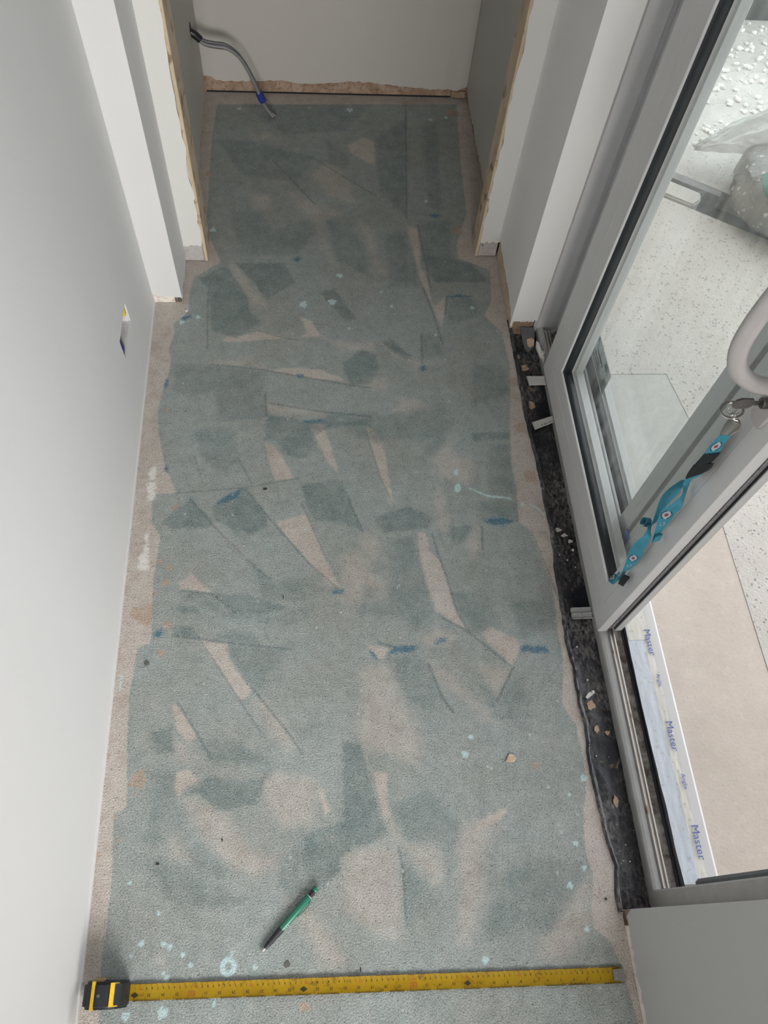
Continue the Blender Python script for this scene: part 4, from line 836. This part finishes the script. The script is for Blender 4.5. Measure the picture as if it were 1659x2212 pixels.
# ================================================================== THINGS ON THE FLOOR
# ---- tape measure
tp = thing('tape_measure', 'yellow and black tape measure stretched across the floor against the left wall', 'tape measure', (0.05, -0.075, 0.0))
TA = Vector((0.086, -0.0765, 0)); TB = Vector((1.006, -0.1085, 0)); TD = (TB - TA).normalized(); TN = Vector((-TD.y, TD.x, 0))
def tpos(s, w, z): return TA + TD * s + TN * w + Vector((0, 0, z))
TL = (TB - TA).length
def blade_z(w): return 0.0016 + 0.0018 * (abs(w) / 0.013) ** 2
bm = bmesh.new(); n = 60; nw = 8; rows = []
for i in range(n + 1):
    s = TL * i / n - 0.006; rows.append([bm.verts.new(tpos(s, -0.0130 + 0.026 * k / nw, blade_z(-0.0130 + 0.026 * k / nw) + 0.0008 * math.sin(s * 6))) for k in range(nw + 1)])
for a, b in zip(rows, rows[1:]):
    for k in range(nw): bm.faces.new((a[k], b[k], b[k + 1], a[k + 1]))
bmesh.ops.solidify(bm, geom=bm.faces[:], thickness=0.0004)
blade = build('blade', bm, TAPE, tp, True)
bm = bmesh.new(); rnd = random.Random(2)
for w in (-0.0131, 0.0131):
    s = 0.01
    while s < TL - 0.02:
        l = rnd.uniform(0.01, 0.05); 
        bm_prism(bm, [(s, w - 0.0006), (s + l, w - 0.0005), (s + l, w + 0.0005), (s, w + 0.0006)], lambda u, v, t: tpos(u, v, blade_z(0.013) + 0.0008 * math.sin(u * 6) + t), -0.0004, 0.0006); s += l + rnd.uniform(0.0, 0.03)
tag(build('worn_edge', bm, BLADE_EDGE, blade), kind='stuff')
bk_, br_ = bmesh.new(), bmesh.new()
INCH = 0.0254; TOTAL = TL
def tz(w, s): return blade_z(w) + 0.0008 * math.sin(s * 6) + 0.0004
def tick(bm, s, w0, w1, th):
    vs = [bm.verts.new(tpos(a, w, tz(w, s))) for a, w in ((s - th, w0), (s + th, w0), (s + th, w1), (s - th, w1))]; bm.faces.new(vs)
def tnum(bm, txt, s, w, size): bm_text(bm, txt, lambda u, v: tpos(s - u, w - v, tz(w - v, s)), size)
for k in range(1, int(TOTAL / 0.01)):
    s = TOTAL - k * 0.01; tick(bk_, s, 0.0128, 0.0085 if k % 5 else 0.0075, 0.00022)
    if k % 10 == 0: tnum(br_, str(k), s + 0.001, 0.0055, 0.0064)
    else: tnum(bk_, str(k % 10), s + 0.002, 0.0060, 0.0060)
for k in range(1, int(TOTAL / (INCH / 4))):
    s = TOTAL - k * INCH / 4; tick(bk_, s, -0.0128, -0.0112 if k % 4 else -0.0065, 0.0002)
for k in range(1, int(TOTAL / INCH) + 1):
    s = TOTAL - k * INCH + 0.006
    if s < 0.006: continue
    if k % 16 == 0:
        for a0, a1, b0, b1 in ((-.006, .006, -.0085, -.0078), (-.006, .006, -.0015, -.0008), (-.006, -.0053, -.0085, -.0008), (.0053, .006, -.0085, -.0008)):
            br_.faces.new([br_.verts.new(tpos(s + a, w, tz(w, s))) for a, w in ((a0, b0), (a1, b0), (a1, b1), (a0, b1))])
        tnum(br_, str(k), s, -0.0046, 0.0056)
    elif k in (12, 24, 36):
        bk_.faces.new([bk_.verts.new(tpos(s + a, w, tz(w, s))) for a, w in ((-.007, -.0045), (0, -.0090), (.007, -.0045), (0, 0.0))])
    else: tnum(bk_, str(k), s, -0.0050, 0.0068)
tag(build('black_print', bk_, INK_K, blade), kind='stuff'); tag(build('red_print', br_, INK_R, blade), kind='stuff')
bm = bmesh.new()
bm_prism(bm, [(TL - 0.020, -0.009), (TL - 0.002, -0.0105), (TL + 0.001, -0.0105), (TL + 0.001, 0.0105), (TL - 0.002, 0.0105), (TL - 0.020, 0.009)], lambda u, v, t: tpos(u, v, 0.0042 + t), 0.0, 0.0009)
bm_prism(bm, [(TL, -0.0105), (TL + 0.0012, -0.0105), (TL + 0.0012, 0.0105), (TL, 0.0105)], lambda u, v, t: tpos(u, v, t), 0.0004, 0.0050)
for w in (-0.004, 0.004): bm_lathe(bm, [(0, 0.002), (0.001, 0.0014)], tpos(TL - 0.013, w, 0.0050), (0, 0, 1), 10)
build('end_hook', bm, STEEL, tp)
# case, standing upright, seen from above
def case_layer(bm, prof, w0, w1, bev=0.0):
    bm_prism(bm, prof, lambda u, v, t: TA + TD * u + TN * t + Vector((0, 0, v)), w0, w1)
CO = Vector((0, 0, 0))
case_prof = [(0.004, 0.001), (0.004, 0.020), (0.002, 0.040), (-0.004, 0.052), (-0.014, 0.060), (-0.030, 0.064), (-0.046, 0.063), (-0.060, 0.056), (-0.068, 0.044), (-0.071, 0.028), (-0.070, 0.010), (-0.066, 0.001)]
bm = bmesh.new(); case_layer(bm, case_prof, -0.021, 0.021)
bmesh.ops.bevel(bm, geom=bm.edges[:], offset=0.005, segments=3, affect='EDGES', clamp_overlap=True)
case = build('case', bm, BLACKR, tp, True)
def arc_band(i0, i1, grow, w0, w1, shift=0.0):
    pts = case_prof[i0:i1]; c = Vector((-0.034, 0.030)); o = []
    for p in pts: v = Vector(p) - c; o.append(tuple(c + v * (1 + grow / v.length)))
    inn = [tuple(c + (Vector(p) - c) * 0.90) for p in pts]
    return o + inn[::-1]
bm = bmesh.new()
for w in (-0.0222, 0.0202): case_layer(bm, [(-0.050, 0.014), (-0.046, 0.060), (-0.0515, 0.058), (-0.056, 0.014)], w, w + 0.002)
bm_box(bm, 0, 0.001, 0, 0.001, 0, 0.001)
bmesh.ops.delete(bm, geom=bm.verts[-8:], context='VERTS')
c2 = Vector((-0.034, 0.030)); band = []
for p in [(-0.0545, 0.0612), (-0.0575, 0.0600), (-0.0600, 0.0585)]: band.append(p)
bm_prism(bm, [(-0.0445, 0.0580), (-0.0445, 0.0648), (-0.0500, 0.0633), (-0.0500, 0.0580)], lambda u, v, t: TA + TD * u + TN * t + Vector((0, 0, v)), -0.0215, 0.0215)
build('yellow_band', bm, YELLOW, tp)
bm = bmesh.new()
bm_prism(bm, [(-0.016, 0.055), (-0.018, 0.0635), (-0.009, 0.0595), (-0.005, 0.052)], lambda u, v, t: TA + TD * u + TN * t + Vector((0, 0, v)), -0.017, 0.019)
build('lock_button', bm, YELLOW, tp)
bm = bmesh.new(); bm_prism(bm, [(-0.006, 0.050), (-0.010, 0.0615), (-0.001, 0.0530), (0.003, 0.044), (0.005, 0.036)], lambda u, v, t: TA + TD * u + TN * t + Vector((0, 0, v)), -0.015, 0.017); build('button_grip', bm, BLACKP, tp)
bm = bmesh.new(); bm_prism(bm, [(-0.052, 0.012), (-0.052, 0.052), (-0.030, 0.052), (-0.030, 0.012)], lambda u, v, t: TA + TD * u + TN * t + Vector((0, 0, v)), 0.0235, 0.0265)
bm_prism(bm, [(-0.050, 0.046), (-0.050, 0.052), (-0.032, 0.052), (-0.032, 0.046)], lambda u, v, t: TA + TD * u + TN * t + Vector((0, 0, v)), 0.0205, 0.0240)
build('belt_clip', bm, simple('brass_belt_clip', (0.32, 0.25, 0.14), 0.4, 0.7), tp)
bm = bmesh.new(); bm_lathe(bm, [(0, 0.0035), (0.0012, 0.003)], TA + TD * -0.037 + Vector((0, 0, 0.0632)), (0, 0, 1), 10); build('case_screw', bm, STEEL_D, tp)

# ---- pen
pen = thing('pen', 'green and black pen lying on the painted floor above the tape', 'pen', (0.378, 0.023, 0.0))
P0 = Vector((0.3225, -0.0305, 0.0052)); P1 = Vector((0.4315, 0.0755, 0.0064)); PD = (P1 - P0).normalized(); PL = (P1 - P0).length
bm = bmesh.new(); bm_lathe(bm, [(0.0, 0.0007), (0.003, 0.0011), (0.004, 0.0020), (0.013, 0.0031)], P0, PD, 14); build('metal_tip', bm, STEEL, pen, True)
bm = bmesh.new(); pr = [(0.012, 0.0034), (0.020, 0.0046)]
for k in range(12): s = 0.022 + k * 0.0026; pr += [(s, 0.0050 + 0.00012 * k), (s + 0.0006, 0.0047 + 0.00012 * k), (s + 0.0014, 0.0047 + 0.00012 * k), (s + 0.0020, 0.0050 + 0.00012 * k)]
pr += [(0.0555, 0.0063)]
bm_lathe(bm, pr, P0, PD, 18); build('rubber_grip', bm, BLACKR, pen, True)
bm = bmesh.new(); bm_lathe(bm, [(0.055, 0.0062), (0.056, 0.0066), (0.100, 0.0068), (0.128, 0.0066), (0.1295, 0.0060)], P0, PD, 18); build('barrel', bm, GREEN, pen, True)
bm = bmesh.new(); bm_lathe(bm, [(0.1292, 0.0061), (0.1302, 0.0061)], P0, PD, 18); build('barrel_rim', bm, PALE, pen, True)
bm = bmesh.new(); bm_lathe(bm, [(0.1300, 0.0050), (0.1425, 0.0050)], P0, PD, 18); build('neck', bm, BLACKP, pen, True)
bm = bmesh.new(); bm_lathe(bm, [(0.1424, 0.0058), (0.143, 0.0061), (0.149, 0.0061), (0.1505, 0.0052)], P0, PD, 18); build('push_button', bm, GREEN, pen, True)
PS = PD.cross(Vector((0, 0, 1))).normalized()
bm = bmesh.new()
bm_prism(bm, [(0.126, 0.0060), (0.124, 0.0092), (0.112, 0.0106), (0.098, 0.0098), (0.090, 0.0088), (0.089, 0.0068), (0.092, 0.0068), (0.098, 0.0084), (0.112, 0.0089), (0.121, 0.0076), (0.122, 0.0060)], lambda u, v, t: P0 + PD * u + PS * v + Vector((0, 0, t)), -0.0018, 0.0022)
build('clip', bm, GREEN, pen)
bm = bmesh.new()
for s in (0.060, 0.064, 0.068):
    c = P0 + PD * s; up = Vector((0, 0, 1)); q = []
    for a in (20, 34, 48): 
        d = PS * math.cos(math.radians(a)) + up * math.sin(math.radians(a)); q.append((c + d * 0.00685 - PD * 0.0005, c + d * 0.00685 + PD * 0.0005))
    for (a, b), (c2_, d2_) in zip(q, q[1:]): bm.faces.new([bm.verts.new(p) for p in (a, b, d2_, c2_)])
build('pale_bars', bm, PALE, pen)

# ---- grey cables from the alcove wall
cab = thing('cable_bundle', 'grey electric cables hanging from a hole in the alcove wall to the floor', 'cable', (0.097, 2.44, 0.28))
path = [(0.080, 2.440, 0.289), (0.100, 2.440, 0.281), (0.130, 2.440, 0.2525), (0.165, 2.442, 0.243), (0.200, 2.443, 0.237), (0.238, 2.445, 0.206), (0.270, 2.447, 0.141), (0.294, 2.450, 0.070), (0.312, 2.453, 0.030), (0.330, 2.456, 0.0065)]
for j, (dy, dz, mt) in enumerate([(0.006, 0.004, CABLE), (-0.005, 0.0, CABLE2), (0.002, -0.006, CABLE)]):
    q = [(x + (0.004 * (j - 1)) * min(1, i / 5), y + dy, max(z + dz, 0.0045)) for i, (x, y, z) in enumerate(path)]
    q[-1] = (q[-1][0] + (j - 1) * 0.006, q[-1][1] - j * 0.004, 0.0050)
    bm = bmesh.new(); bm_tube(bm, smooth_path(q, 8), 0.0052, 10); build('cable', bm, mt, cab, True)
bm = bmesh.new(); bm_tube(bm, smooth_path([(0.2885, 2.451, 0.088), (0.294, 2.4515, 0.070), (0.300, 2.4525, 0.057)], 4), 0.0125, 14); build('tape_wrap', bm, BLUE_T, cab, True)
bm = bmesh.new(); bm_tube(bm, smooth_path([(0.092, 2.440, 0.284), (0.106, 2.440, 0.276), (0.122, 2.4405, 0.260)], 4), [0.012] * 6 + [0.0115] * 3, 12); build('grommet', bm, BLACKP, cab, True)

# ---- socket back box in the left wall
sb = thing('socket_box', 'open socket back box sunk in the white left wall', 'socket box', (-0.03, 1.29, 0.198))
bm = bmesh.new(); x0 = -0.055
for b in ((x0, x0 + 0.002, SY0 + .001, SY1 - .001, SZ0 + .001, SZ1 - .001), (x0, -0.003, SY0 + .001, SY0 + .003, SZ0 + .001, SZ1 - .001), (x0, -0.003, SY1 - .003, SY1 - .001, SZ0 + .001, SZ1 - .001), (x0, -0.003, SY0 + .001, SY1 - .001, SZ0 + .001, SZ0 + .003), (x0, -0.003, SY0 + .001, SY1 - .001, SZ1 - .003, SZ1 - .001)): bm_box(bm, *b)
build('metal_box', bm, simple('pale_plastered_box', (0.52, 0.515, 0.52), 0.6, nscale=60, namt=0.12), sb)
quick('yellow_lug', YEL_LUG, [(-0.012, -0.003, SY1 - 0.016, SY1 - 0.0035, SZ1 - 0.030, SZ1 - 0.012)], sb, 0.001)
bm = bmesh.new(); bm_tube(bm, smooth_path([(-0.050, 1.300, 0.215), (-0.030, 1.285, 0.214), (-0.012, 1.262, 0.213), (-0.006, 1.245, 0.210), (-0.020, 1.238, 0.206)], 6), 0.0032, 8); build('blue_wire', bm, BLUE_T, sb, True)
bm = bmesh.new(); bm_tube(bm, smooth_path([(-0.050, 1.320, 0.206), (-0.026, 1.295, 0.208), (-0.010, 1.265, 0.207), (-0.006, 1.238, 0.206)], 6), 0.0050, 8); build('grey_cable', bm, CABLE, sb, True)

# ---- packers under the frame
def packer(name, label, pts, z, th, mat):
    bm = bmesh.new(); bm_prism(bm, pts, lambda u, v, t: (u, v, t), z, z + th)
    o = build(name, bm, mat, None, False, (pts[0][0], pts[0][1], z)); return tag(o, label, 'packer', 'plastic packers beside the door frame')
packer('frame_packer', 'plain white packer sticking out from under the frame near the reveal', [(1.050, 1.3465), (1.1015, 1.3465), (1.1015, 1.319), (1.053, 1.3175)], -0.031, 0.006, PACK)
p2 = packer('frame_packer', 'tilted white packer with black print sticking out from under the frame', [(1.041, 1.188), (1.1015, 1.2085), (1.1015, 1.189), (1.0455, 1.165)], -0.031, 0.005, PACK)
bm = bmesh.new()
for i, l in enumerate((0.004, 0.006, 0.003, 0.005, 0.003)):
    c = Vector((1.066 + i * 0.0075, 1.1795 + i * 0.0030, -0.0257)); bm_box(bm, c.x, c.x + l * 0.7, c.y - 0.0025, c.y + 0.0005, c.z, c.z + 0.0002)
build('black_print', bm, INK_K, p2)
p3 = thing('frame_packer', 'grey packer moulded in four squares beside the near end of the sash', 'packer', (1.072, 0.63, -0.035), 'plastic packers beside the door frame')
quick('plate', PACK_G, [(1.050, 1.1015, 0.618, 0.6465, -0.036, -0.0325)], p3, 0.001)
quick('rib_grid', PACK_G, [(1.050, 1.1015, 0.6310, 0.6335, -0.0328, -0.0308), (1.050, 1.1015, 0.6180, 0.6200, -0.0328, -0.0308), (1.050, 1.1015, 0.6445, 0.6465, -0.0328, -0.0308), (1.050, 1.0525, 0.618, 0.6465, -0.0328, -0.0308), (1.0745, 1.077, 0.618, 0.6465, -0.0328, -0.0308)], p3)
lo = thing('plastic_offcut', 'small loose white plastic offcut lying on the black membrane', 'offcut', (1.057, 0.433, -0.035))
bm = bmesh.new(); bm_prism(bm, [(1.047, 0.430), (1.051, 0.4255), (1.0685, 0.437), (1.0655, 0.4425), (1.056, 0.4395), (1.0535, 0.4375)], lambda u, v, t: (u, v, t), -0.036, -0.032); build('strip', bm, PACK, lo)
bm = bmesh.new(); bm_box(bm, 1.064, 1.0695, 0.437, 0.4435, -0.036, -0.0300); build('lip', bm, PACK, lo)
# torn sealant on the frame
ts = thing('sealant_scrap', 'torn white sealant and film scrap on the frame beside the reveal', 'sealant', (1.098, 1.40, -0.02))
bm = bmesh.new(); pts = [(1.0925, 1.452), (1.0985, 1.440), (1.0995, 1.420), (1.1025, 1.405), (1.1035, 1.385), (1.1005, 1.372), (1.0975, 1.392), (1.0935, 1.398), (1.0905, 1.418), (1.0885, 1.432)]
bm_prism(bm, pts, lambda u, v, t: (u - 0.004, v, 0.004 + 0.25 * (u - 1.1) + t), -0.006, 0.0015); build('film', bm, FILM_C, ts)
quick('lump', PACK, [(1.093, 1.1035, 1.398, 1.407, 0.0045, 0.0125)], ts, 0.0015)

# ---- small debris on the floor
def chip(name, label, x, y, r, mat, seed, h=0.003, n=8, sx=1.0, group='crumbs and chips on the floor', cat='chip'):
    rnd = random.Random(seed); bm = bmesh.new()
    poly = [(x + r * sx * rnd.uniform(0.6, 1.2) * math.cos(2 * math.pi * k / n), y + r * rnd.uniform(0.6, 1.2) * math.sin(2 * math.pi * k / n)) for k in range(n)]
    bm_prism(bm, poly, lambda u, v, t: (u, v, t), 0.0004, h)
    bmesh.ops.bevel(bm, geom=[e for e in bm.edges if e.verts[0].co.z > h - 1e-5 and e.verts[1].co.z > h - 1e-5], offset=r * 0.15, segments=1, affect='EDGES')
    return tag(build(name, bm, mat, None, False, (x, y, 0)), label, cat, group)
chip('floor_chip', 'tan leaf-shaped flake on the floor near the black membrane', 0.8468, 0.2964, 0.010, TAN_CHIP, 5, 0.004, 7, 1.2)
chip('floor_chip', 'grey-green crumbling lump on the floor near the left wall', 0.0672, 0.5386, 0.006, simple('mossy_crumb', (0.10, 0.11, 0.09), 0.9, nscale=300, namt=0.4), 6, 0.004)
chip('floor_chip', 'dark elongated crumb on the floor, the one nearest the left wall edge', 0.1213, 0.1347, 0.0032, DARKCRUMB, 7, 0.002, 7, 1.5)
chip('floor_chip', 'dark splinter on the floor above the pen, left of it', 0.2446, 0.1712, 0.0035, DARKCRUMB, 8, 0.002, 7, 0.5)
chip('floor_chip', 'dark splinter beside the yellow tape blade', 0.5088, -0.0684, 0.0050, DARKCRUMB, 9, 0.0015, 7, 0.25)
chip('floor_chip', 'flat round dark grey blot between pen and tape', 0.3722, -0.0506, 0.0065, simple('dark_blot', (0.10, 0.10, 0.09), 0.9), 10, 0.0012, 10)
chip('floor_chip', 'thin upright black sliver on the mid floor', 0.3649, 0.6854, 0.0075, simple('olive_sliver', (0.05, 0.06, 0.045), 0.9), 11, 0.0015, 7, 0.14)
chip('floor_chip', 'small black insect-like crumb beside a dark stroke edge', 0.3200, 0.9775, 0.0035, DARKCRUMB, 12, 0.002, 7, 1.8)
chip('floor_chip', 'round white pellet on the floor at the foot of the pier', 0.0913, 1.5696, 0.0045, PACK, 13, 0.004, 10)
chip('floor_chip', 'dark speck on bare floor beside the wall stub', 1.0091 - 0.01, 0.0205, 0.0028, DARKCRUMB, 14, 0.002)

# ================================================================== OUTSIDE
GZ = -0.040
def ground_box(name, mat, poly, z0, z1, parent=None):
    bm = bmesh.new(); bm_prism(bm, poly, lambda u, v, t: (u, v, t), z0, z1)
    return build(name, bm, mat, parent)
patio = thing('ground', 'pale concrete patio outside the glass door', None, (1.5, 1.0, GZ), None, 'structure')
# trench line: passes (1.62,2.14) -> (1.811,2.014)
L0 = Vector((1.62, 2.139)); L1 = Vector((1.811, 2.014)); LD = (L1 - L0).normalized(); LNn = Vector((-LD.y, LD.x)) if LD.x * 1 > 0 else Vector((LD.y, -LD.x))
def lp(s, n): q = L0 + LD * s + LNn * n; return (q.x, q.y)
ground_box('smooth_slab', CONC, [(1.2475, -1.0), (1.503, -1.0), (1.500, 0.6), (1.4985, 0.93), (1.2475, 0.93)], -0.14, GZ, patio)
ground_box('smooth_slab', mat_concrete('grey_smooth_concrete', (0.475, 0.46, 0.435), (0.55, 0.535, 0.51), 0.2, 0.3), [(1.2475, 0.932), (1.4985, 0.932), (1.497, 1.20), (1.470, 1.36), (1.2475, 1.36)], -0.14, GZ, patio)
ground_box('rough_slab', CONC_R, [(1.5045, -1.0), (6.0, -1.0), (6.0, L0.y + LD.y / LD.x * (6.0 - L0.x)), lp(0, 0), lp(-0.35, 0), (1.3205, lp(-0.35, 0)[1]), (1.3205, 1.566), (1.2475, 1.560), (1.2475, 1.3625), (1.471, 1.3625), (1.4985, 1.20), (1.5015, 0.6)], -0.14, GZ + 0.0012, patio)
ground_box('joint_bed', simple('pale_joint_mortar', (0.48, 0.46, 0.43), 0.9), [(1.25, -1.0), (1.6, -1.0), (1.6, 1.5), (1.25, 1.5)], -0.15, GZ - 0.0006, patio)
ground_box('trench_bed', STONE_G, [lp(-0.4, 0.0), lp(3.5, 0.0), lp(3.5, 0.35), lp(-0.4, 0.35)], -0.20, GZ - 0.055, patio)
ground_box('gravel_bed', GRAVEL, [lp(-0.4, 0.135), lp(5.0, 0.135), (7.0, 4.5), (0.9, 4.5)], -0.20, GZ + 0.01, patio)
kb = tag(ground_box('kerb_edging', STONE_G, [lp(-0.4, 0.100), lp(0.20, 0.100), lp(0.20, 0.1345), lp(-0.4, 0.1345)], -0.10, GZ + 0.012), 'grey concrete edging strip along the far side of the trench', 'kerb')
bm = bmesh.new(); bm_prism(bm, [lp(-0.30, 0.012), lp(0.135, 0.012), lp(0.150, 0.050), lp(0.140, 0.090), lp(-0.30, 0.092)], lambda u, v, t: (u, v, t), GZ - 0.056, GZ + 0.008)
bmesh.ops.bevel(bm, geom=bm.edges[:], offset=0.006, segments=2, affect='EDGES')
tag(build('stone_block', bm, STONE_P, None, True), 'pale rough stone block lying in the trench beyond the glass door', 'stone')
bm = bmesh.new(); rnd = random.Random(31)
for k in range(900):
    x = rnd.uniform(1.45, 3.2); y = rnd.uniform(2.35, 3.2); s = (Vector((x, y)) - L0).dot(LNn)
    if s < 0.17: continue
    r = rnd.uniform(0.006, 0.017)
    m = Matrix.Translation((x, y, GZ + 0.010 + r * 0.3)) @ Matrix.Rotation(rnd.uniform(0, 6), 4, 'Z') @ Matrix.Diagonal((1, rnd.uniform(0.5, 0.9), rnd.uniform(0.4, 0.7), 1))
    bmesh.ops.create_icosphere(bm, subdivisions=1, radius=r, matrix=m)
tag(build('limestone_chips', bm, PEBBLE, patio), kind='stuff')
tag(quick('garden_wall', DARKWALL, [(0.9, 7.0, 3.20, 3.40, -0.06, 0.55)]), 'dark low garden wall beyond the pale gravel', 'wall')

# ---- clear polythene bag of bark
bag = thing('bark_bag', 'clear polythene bag of bark chips slumped outside the glass door', 'bag', (2.13, 2.02, GZ))
def blob(name, c, r, mat, seed, lump, sq=2.4, zmin=GZ + 0.004, sub=4):
    bm = bmesh.new(); bmesh.ops.create_icosphere(bm, subdivisions=sub, radius=1.0)
    for v in bm.verts:
        d = v.co.normalized(); f = (abs(d.x) ** sq + abs(d.y) ** sq + abs(d.z) ** sq) ** (-1 / sq)
        n = 1 + lump * mnoise.fractal(d * 2.2 + Vector((seed, 0, 0)), 1.0, 2.0, 4)
        v.co = Vector((c[0] + d.x * r[0] * f * n, c[1] + d.y * r[1] * f * n, max(zmin, c[2] + d.z * r[2] * f * n)))
    return build(name, bm, mat, bag, True)
blob('bark_fill', (2.085, 2.040, 0.050), (0.245, 0.205, 0.110), BARK, 3, 0.09)
bm = bmesh.new(); nu, nv_ = 26, 18; rows = []
T0 = Vector((1.735, 2.215, 0.06)); 
for i in range(nu + 1):
    u = i / nu; row = []
    for j in range(nv_ + 1):
        v = j / nv_ - 0.5; w = 0.02 + 0.36 * min(1, u * 1.15) ** 0.8
        p = Vector((1.762 + 0.62 * u, 2.265 - 0.02 * u + v * w * 1.1, 0.045 + 0.22 * math.sin(min(1, u * 1.2) * math.pi * 0.5) * (1 - (2 * v) ** 2 * 0.55)))
        p += Vector((0, 0, 1)) * 0.022 * mnoise.fractal(Vector((u * 5, v * 6, 2)), 1.0, 2.0, 4)
        p.z = max(p.z, GZ + 0.02); row.append(bm.verts.new(p))
    rows.append(row)
for a, b in zip(rows, rows[1:]):
    for k in range(nv_): bm.faces.new((a[k], a[k + 1], b[k + 1], b[k]))
bmesh.ops.solidify(bm, geom=bm.faces[:], thickness=0.0015)
build('loose_neck', bm, POLY, bag, True)
bm = bmesh.new(); rows = []
for i in range(13):
    t = i / 12
    row = []
    for j in range(7):
        s = j / 6; d = Vector((-0.80 + 0.9 * t, -0.55 - 0.1 * t + 0.5 * s, 0.50 + 0.20 * s)).normalized()
        f = (abs(d.x) ** 2.4 + abs(d.y) ** 2.4 + abs(d.z) ** 2.4) ** (-1 / 2.4); n = 1 + 0.09 * mnoise.fractal(d * 2.2 + Vector((3, 0, 0)), 1.0, 2.0, 4)
        row.append(bm.verts.new((2.085 + d.x * 0.245 * f * n * 1.02, 2.04 + d.y * 0.205 * f * n * 1.02, 0.050 + d.z * 0.110 * f * n * 1.04)))
    rows.append(row)
for a, b in zip(rows, rows[1:]):
    for k in range(6): bm.faces.new((a[k], b[k], b[k + 1], a[k + 1]))
build('green_print', bm, GREENL, bag, True)
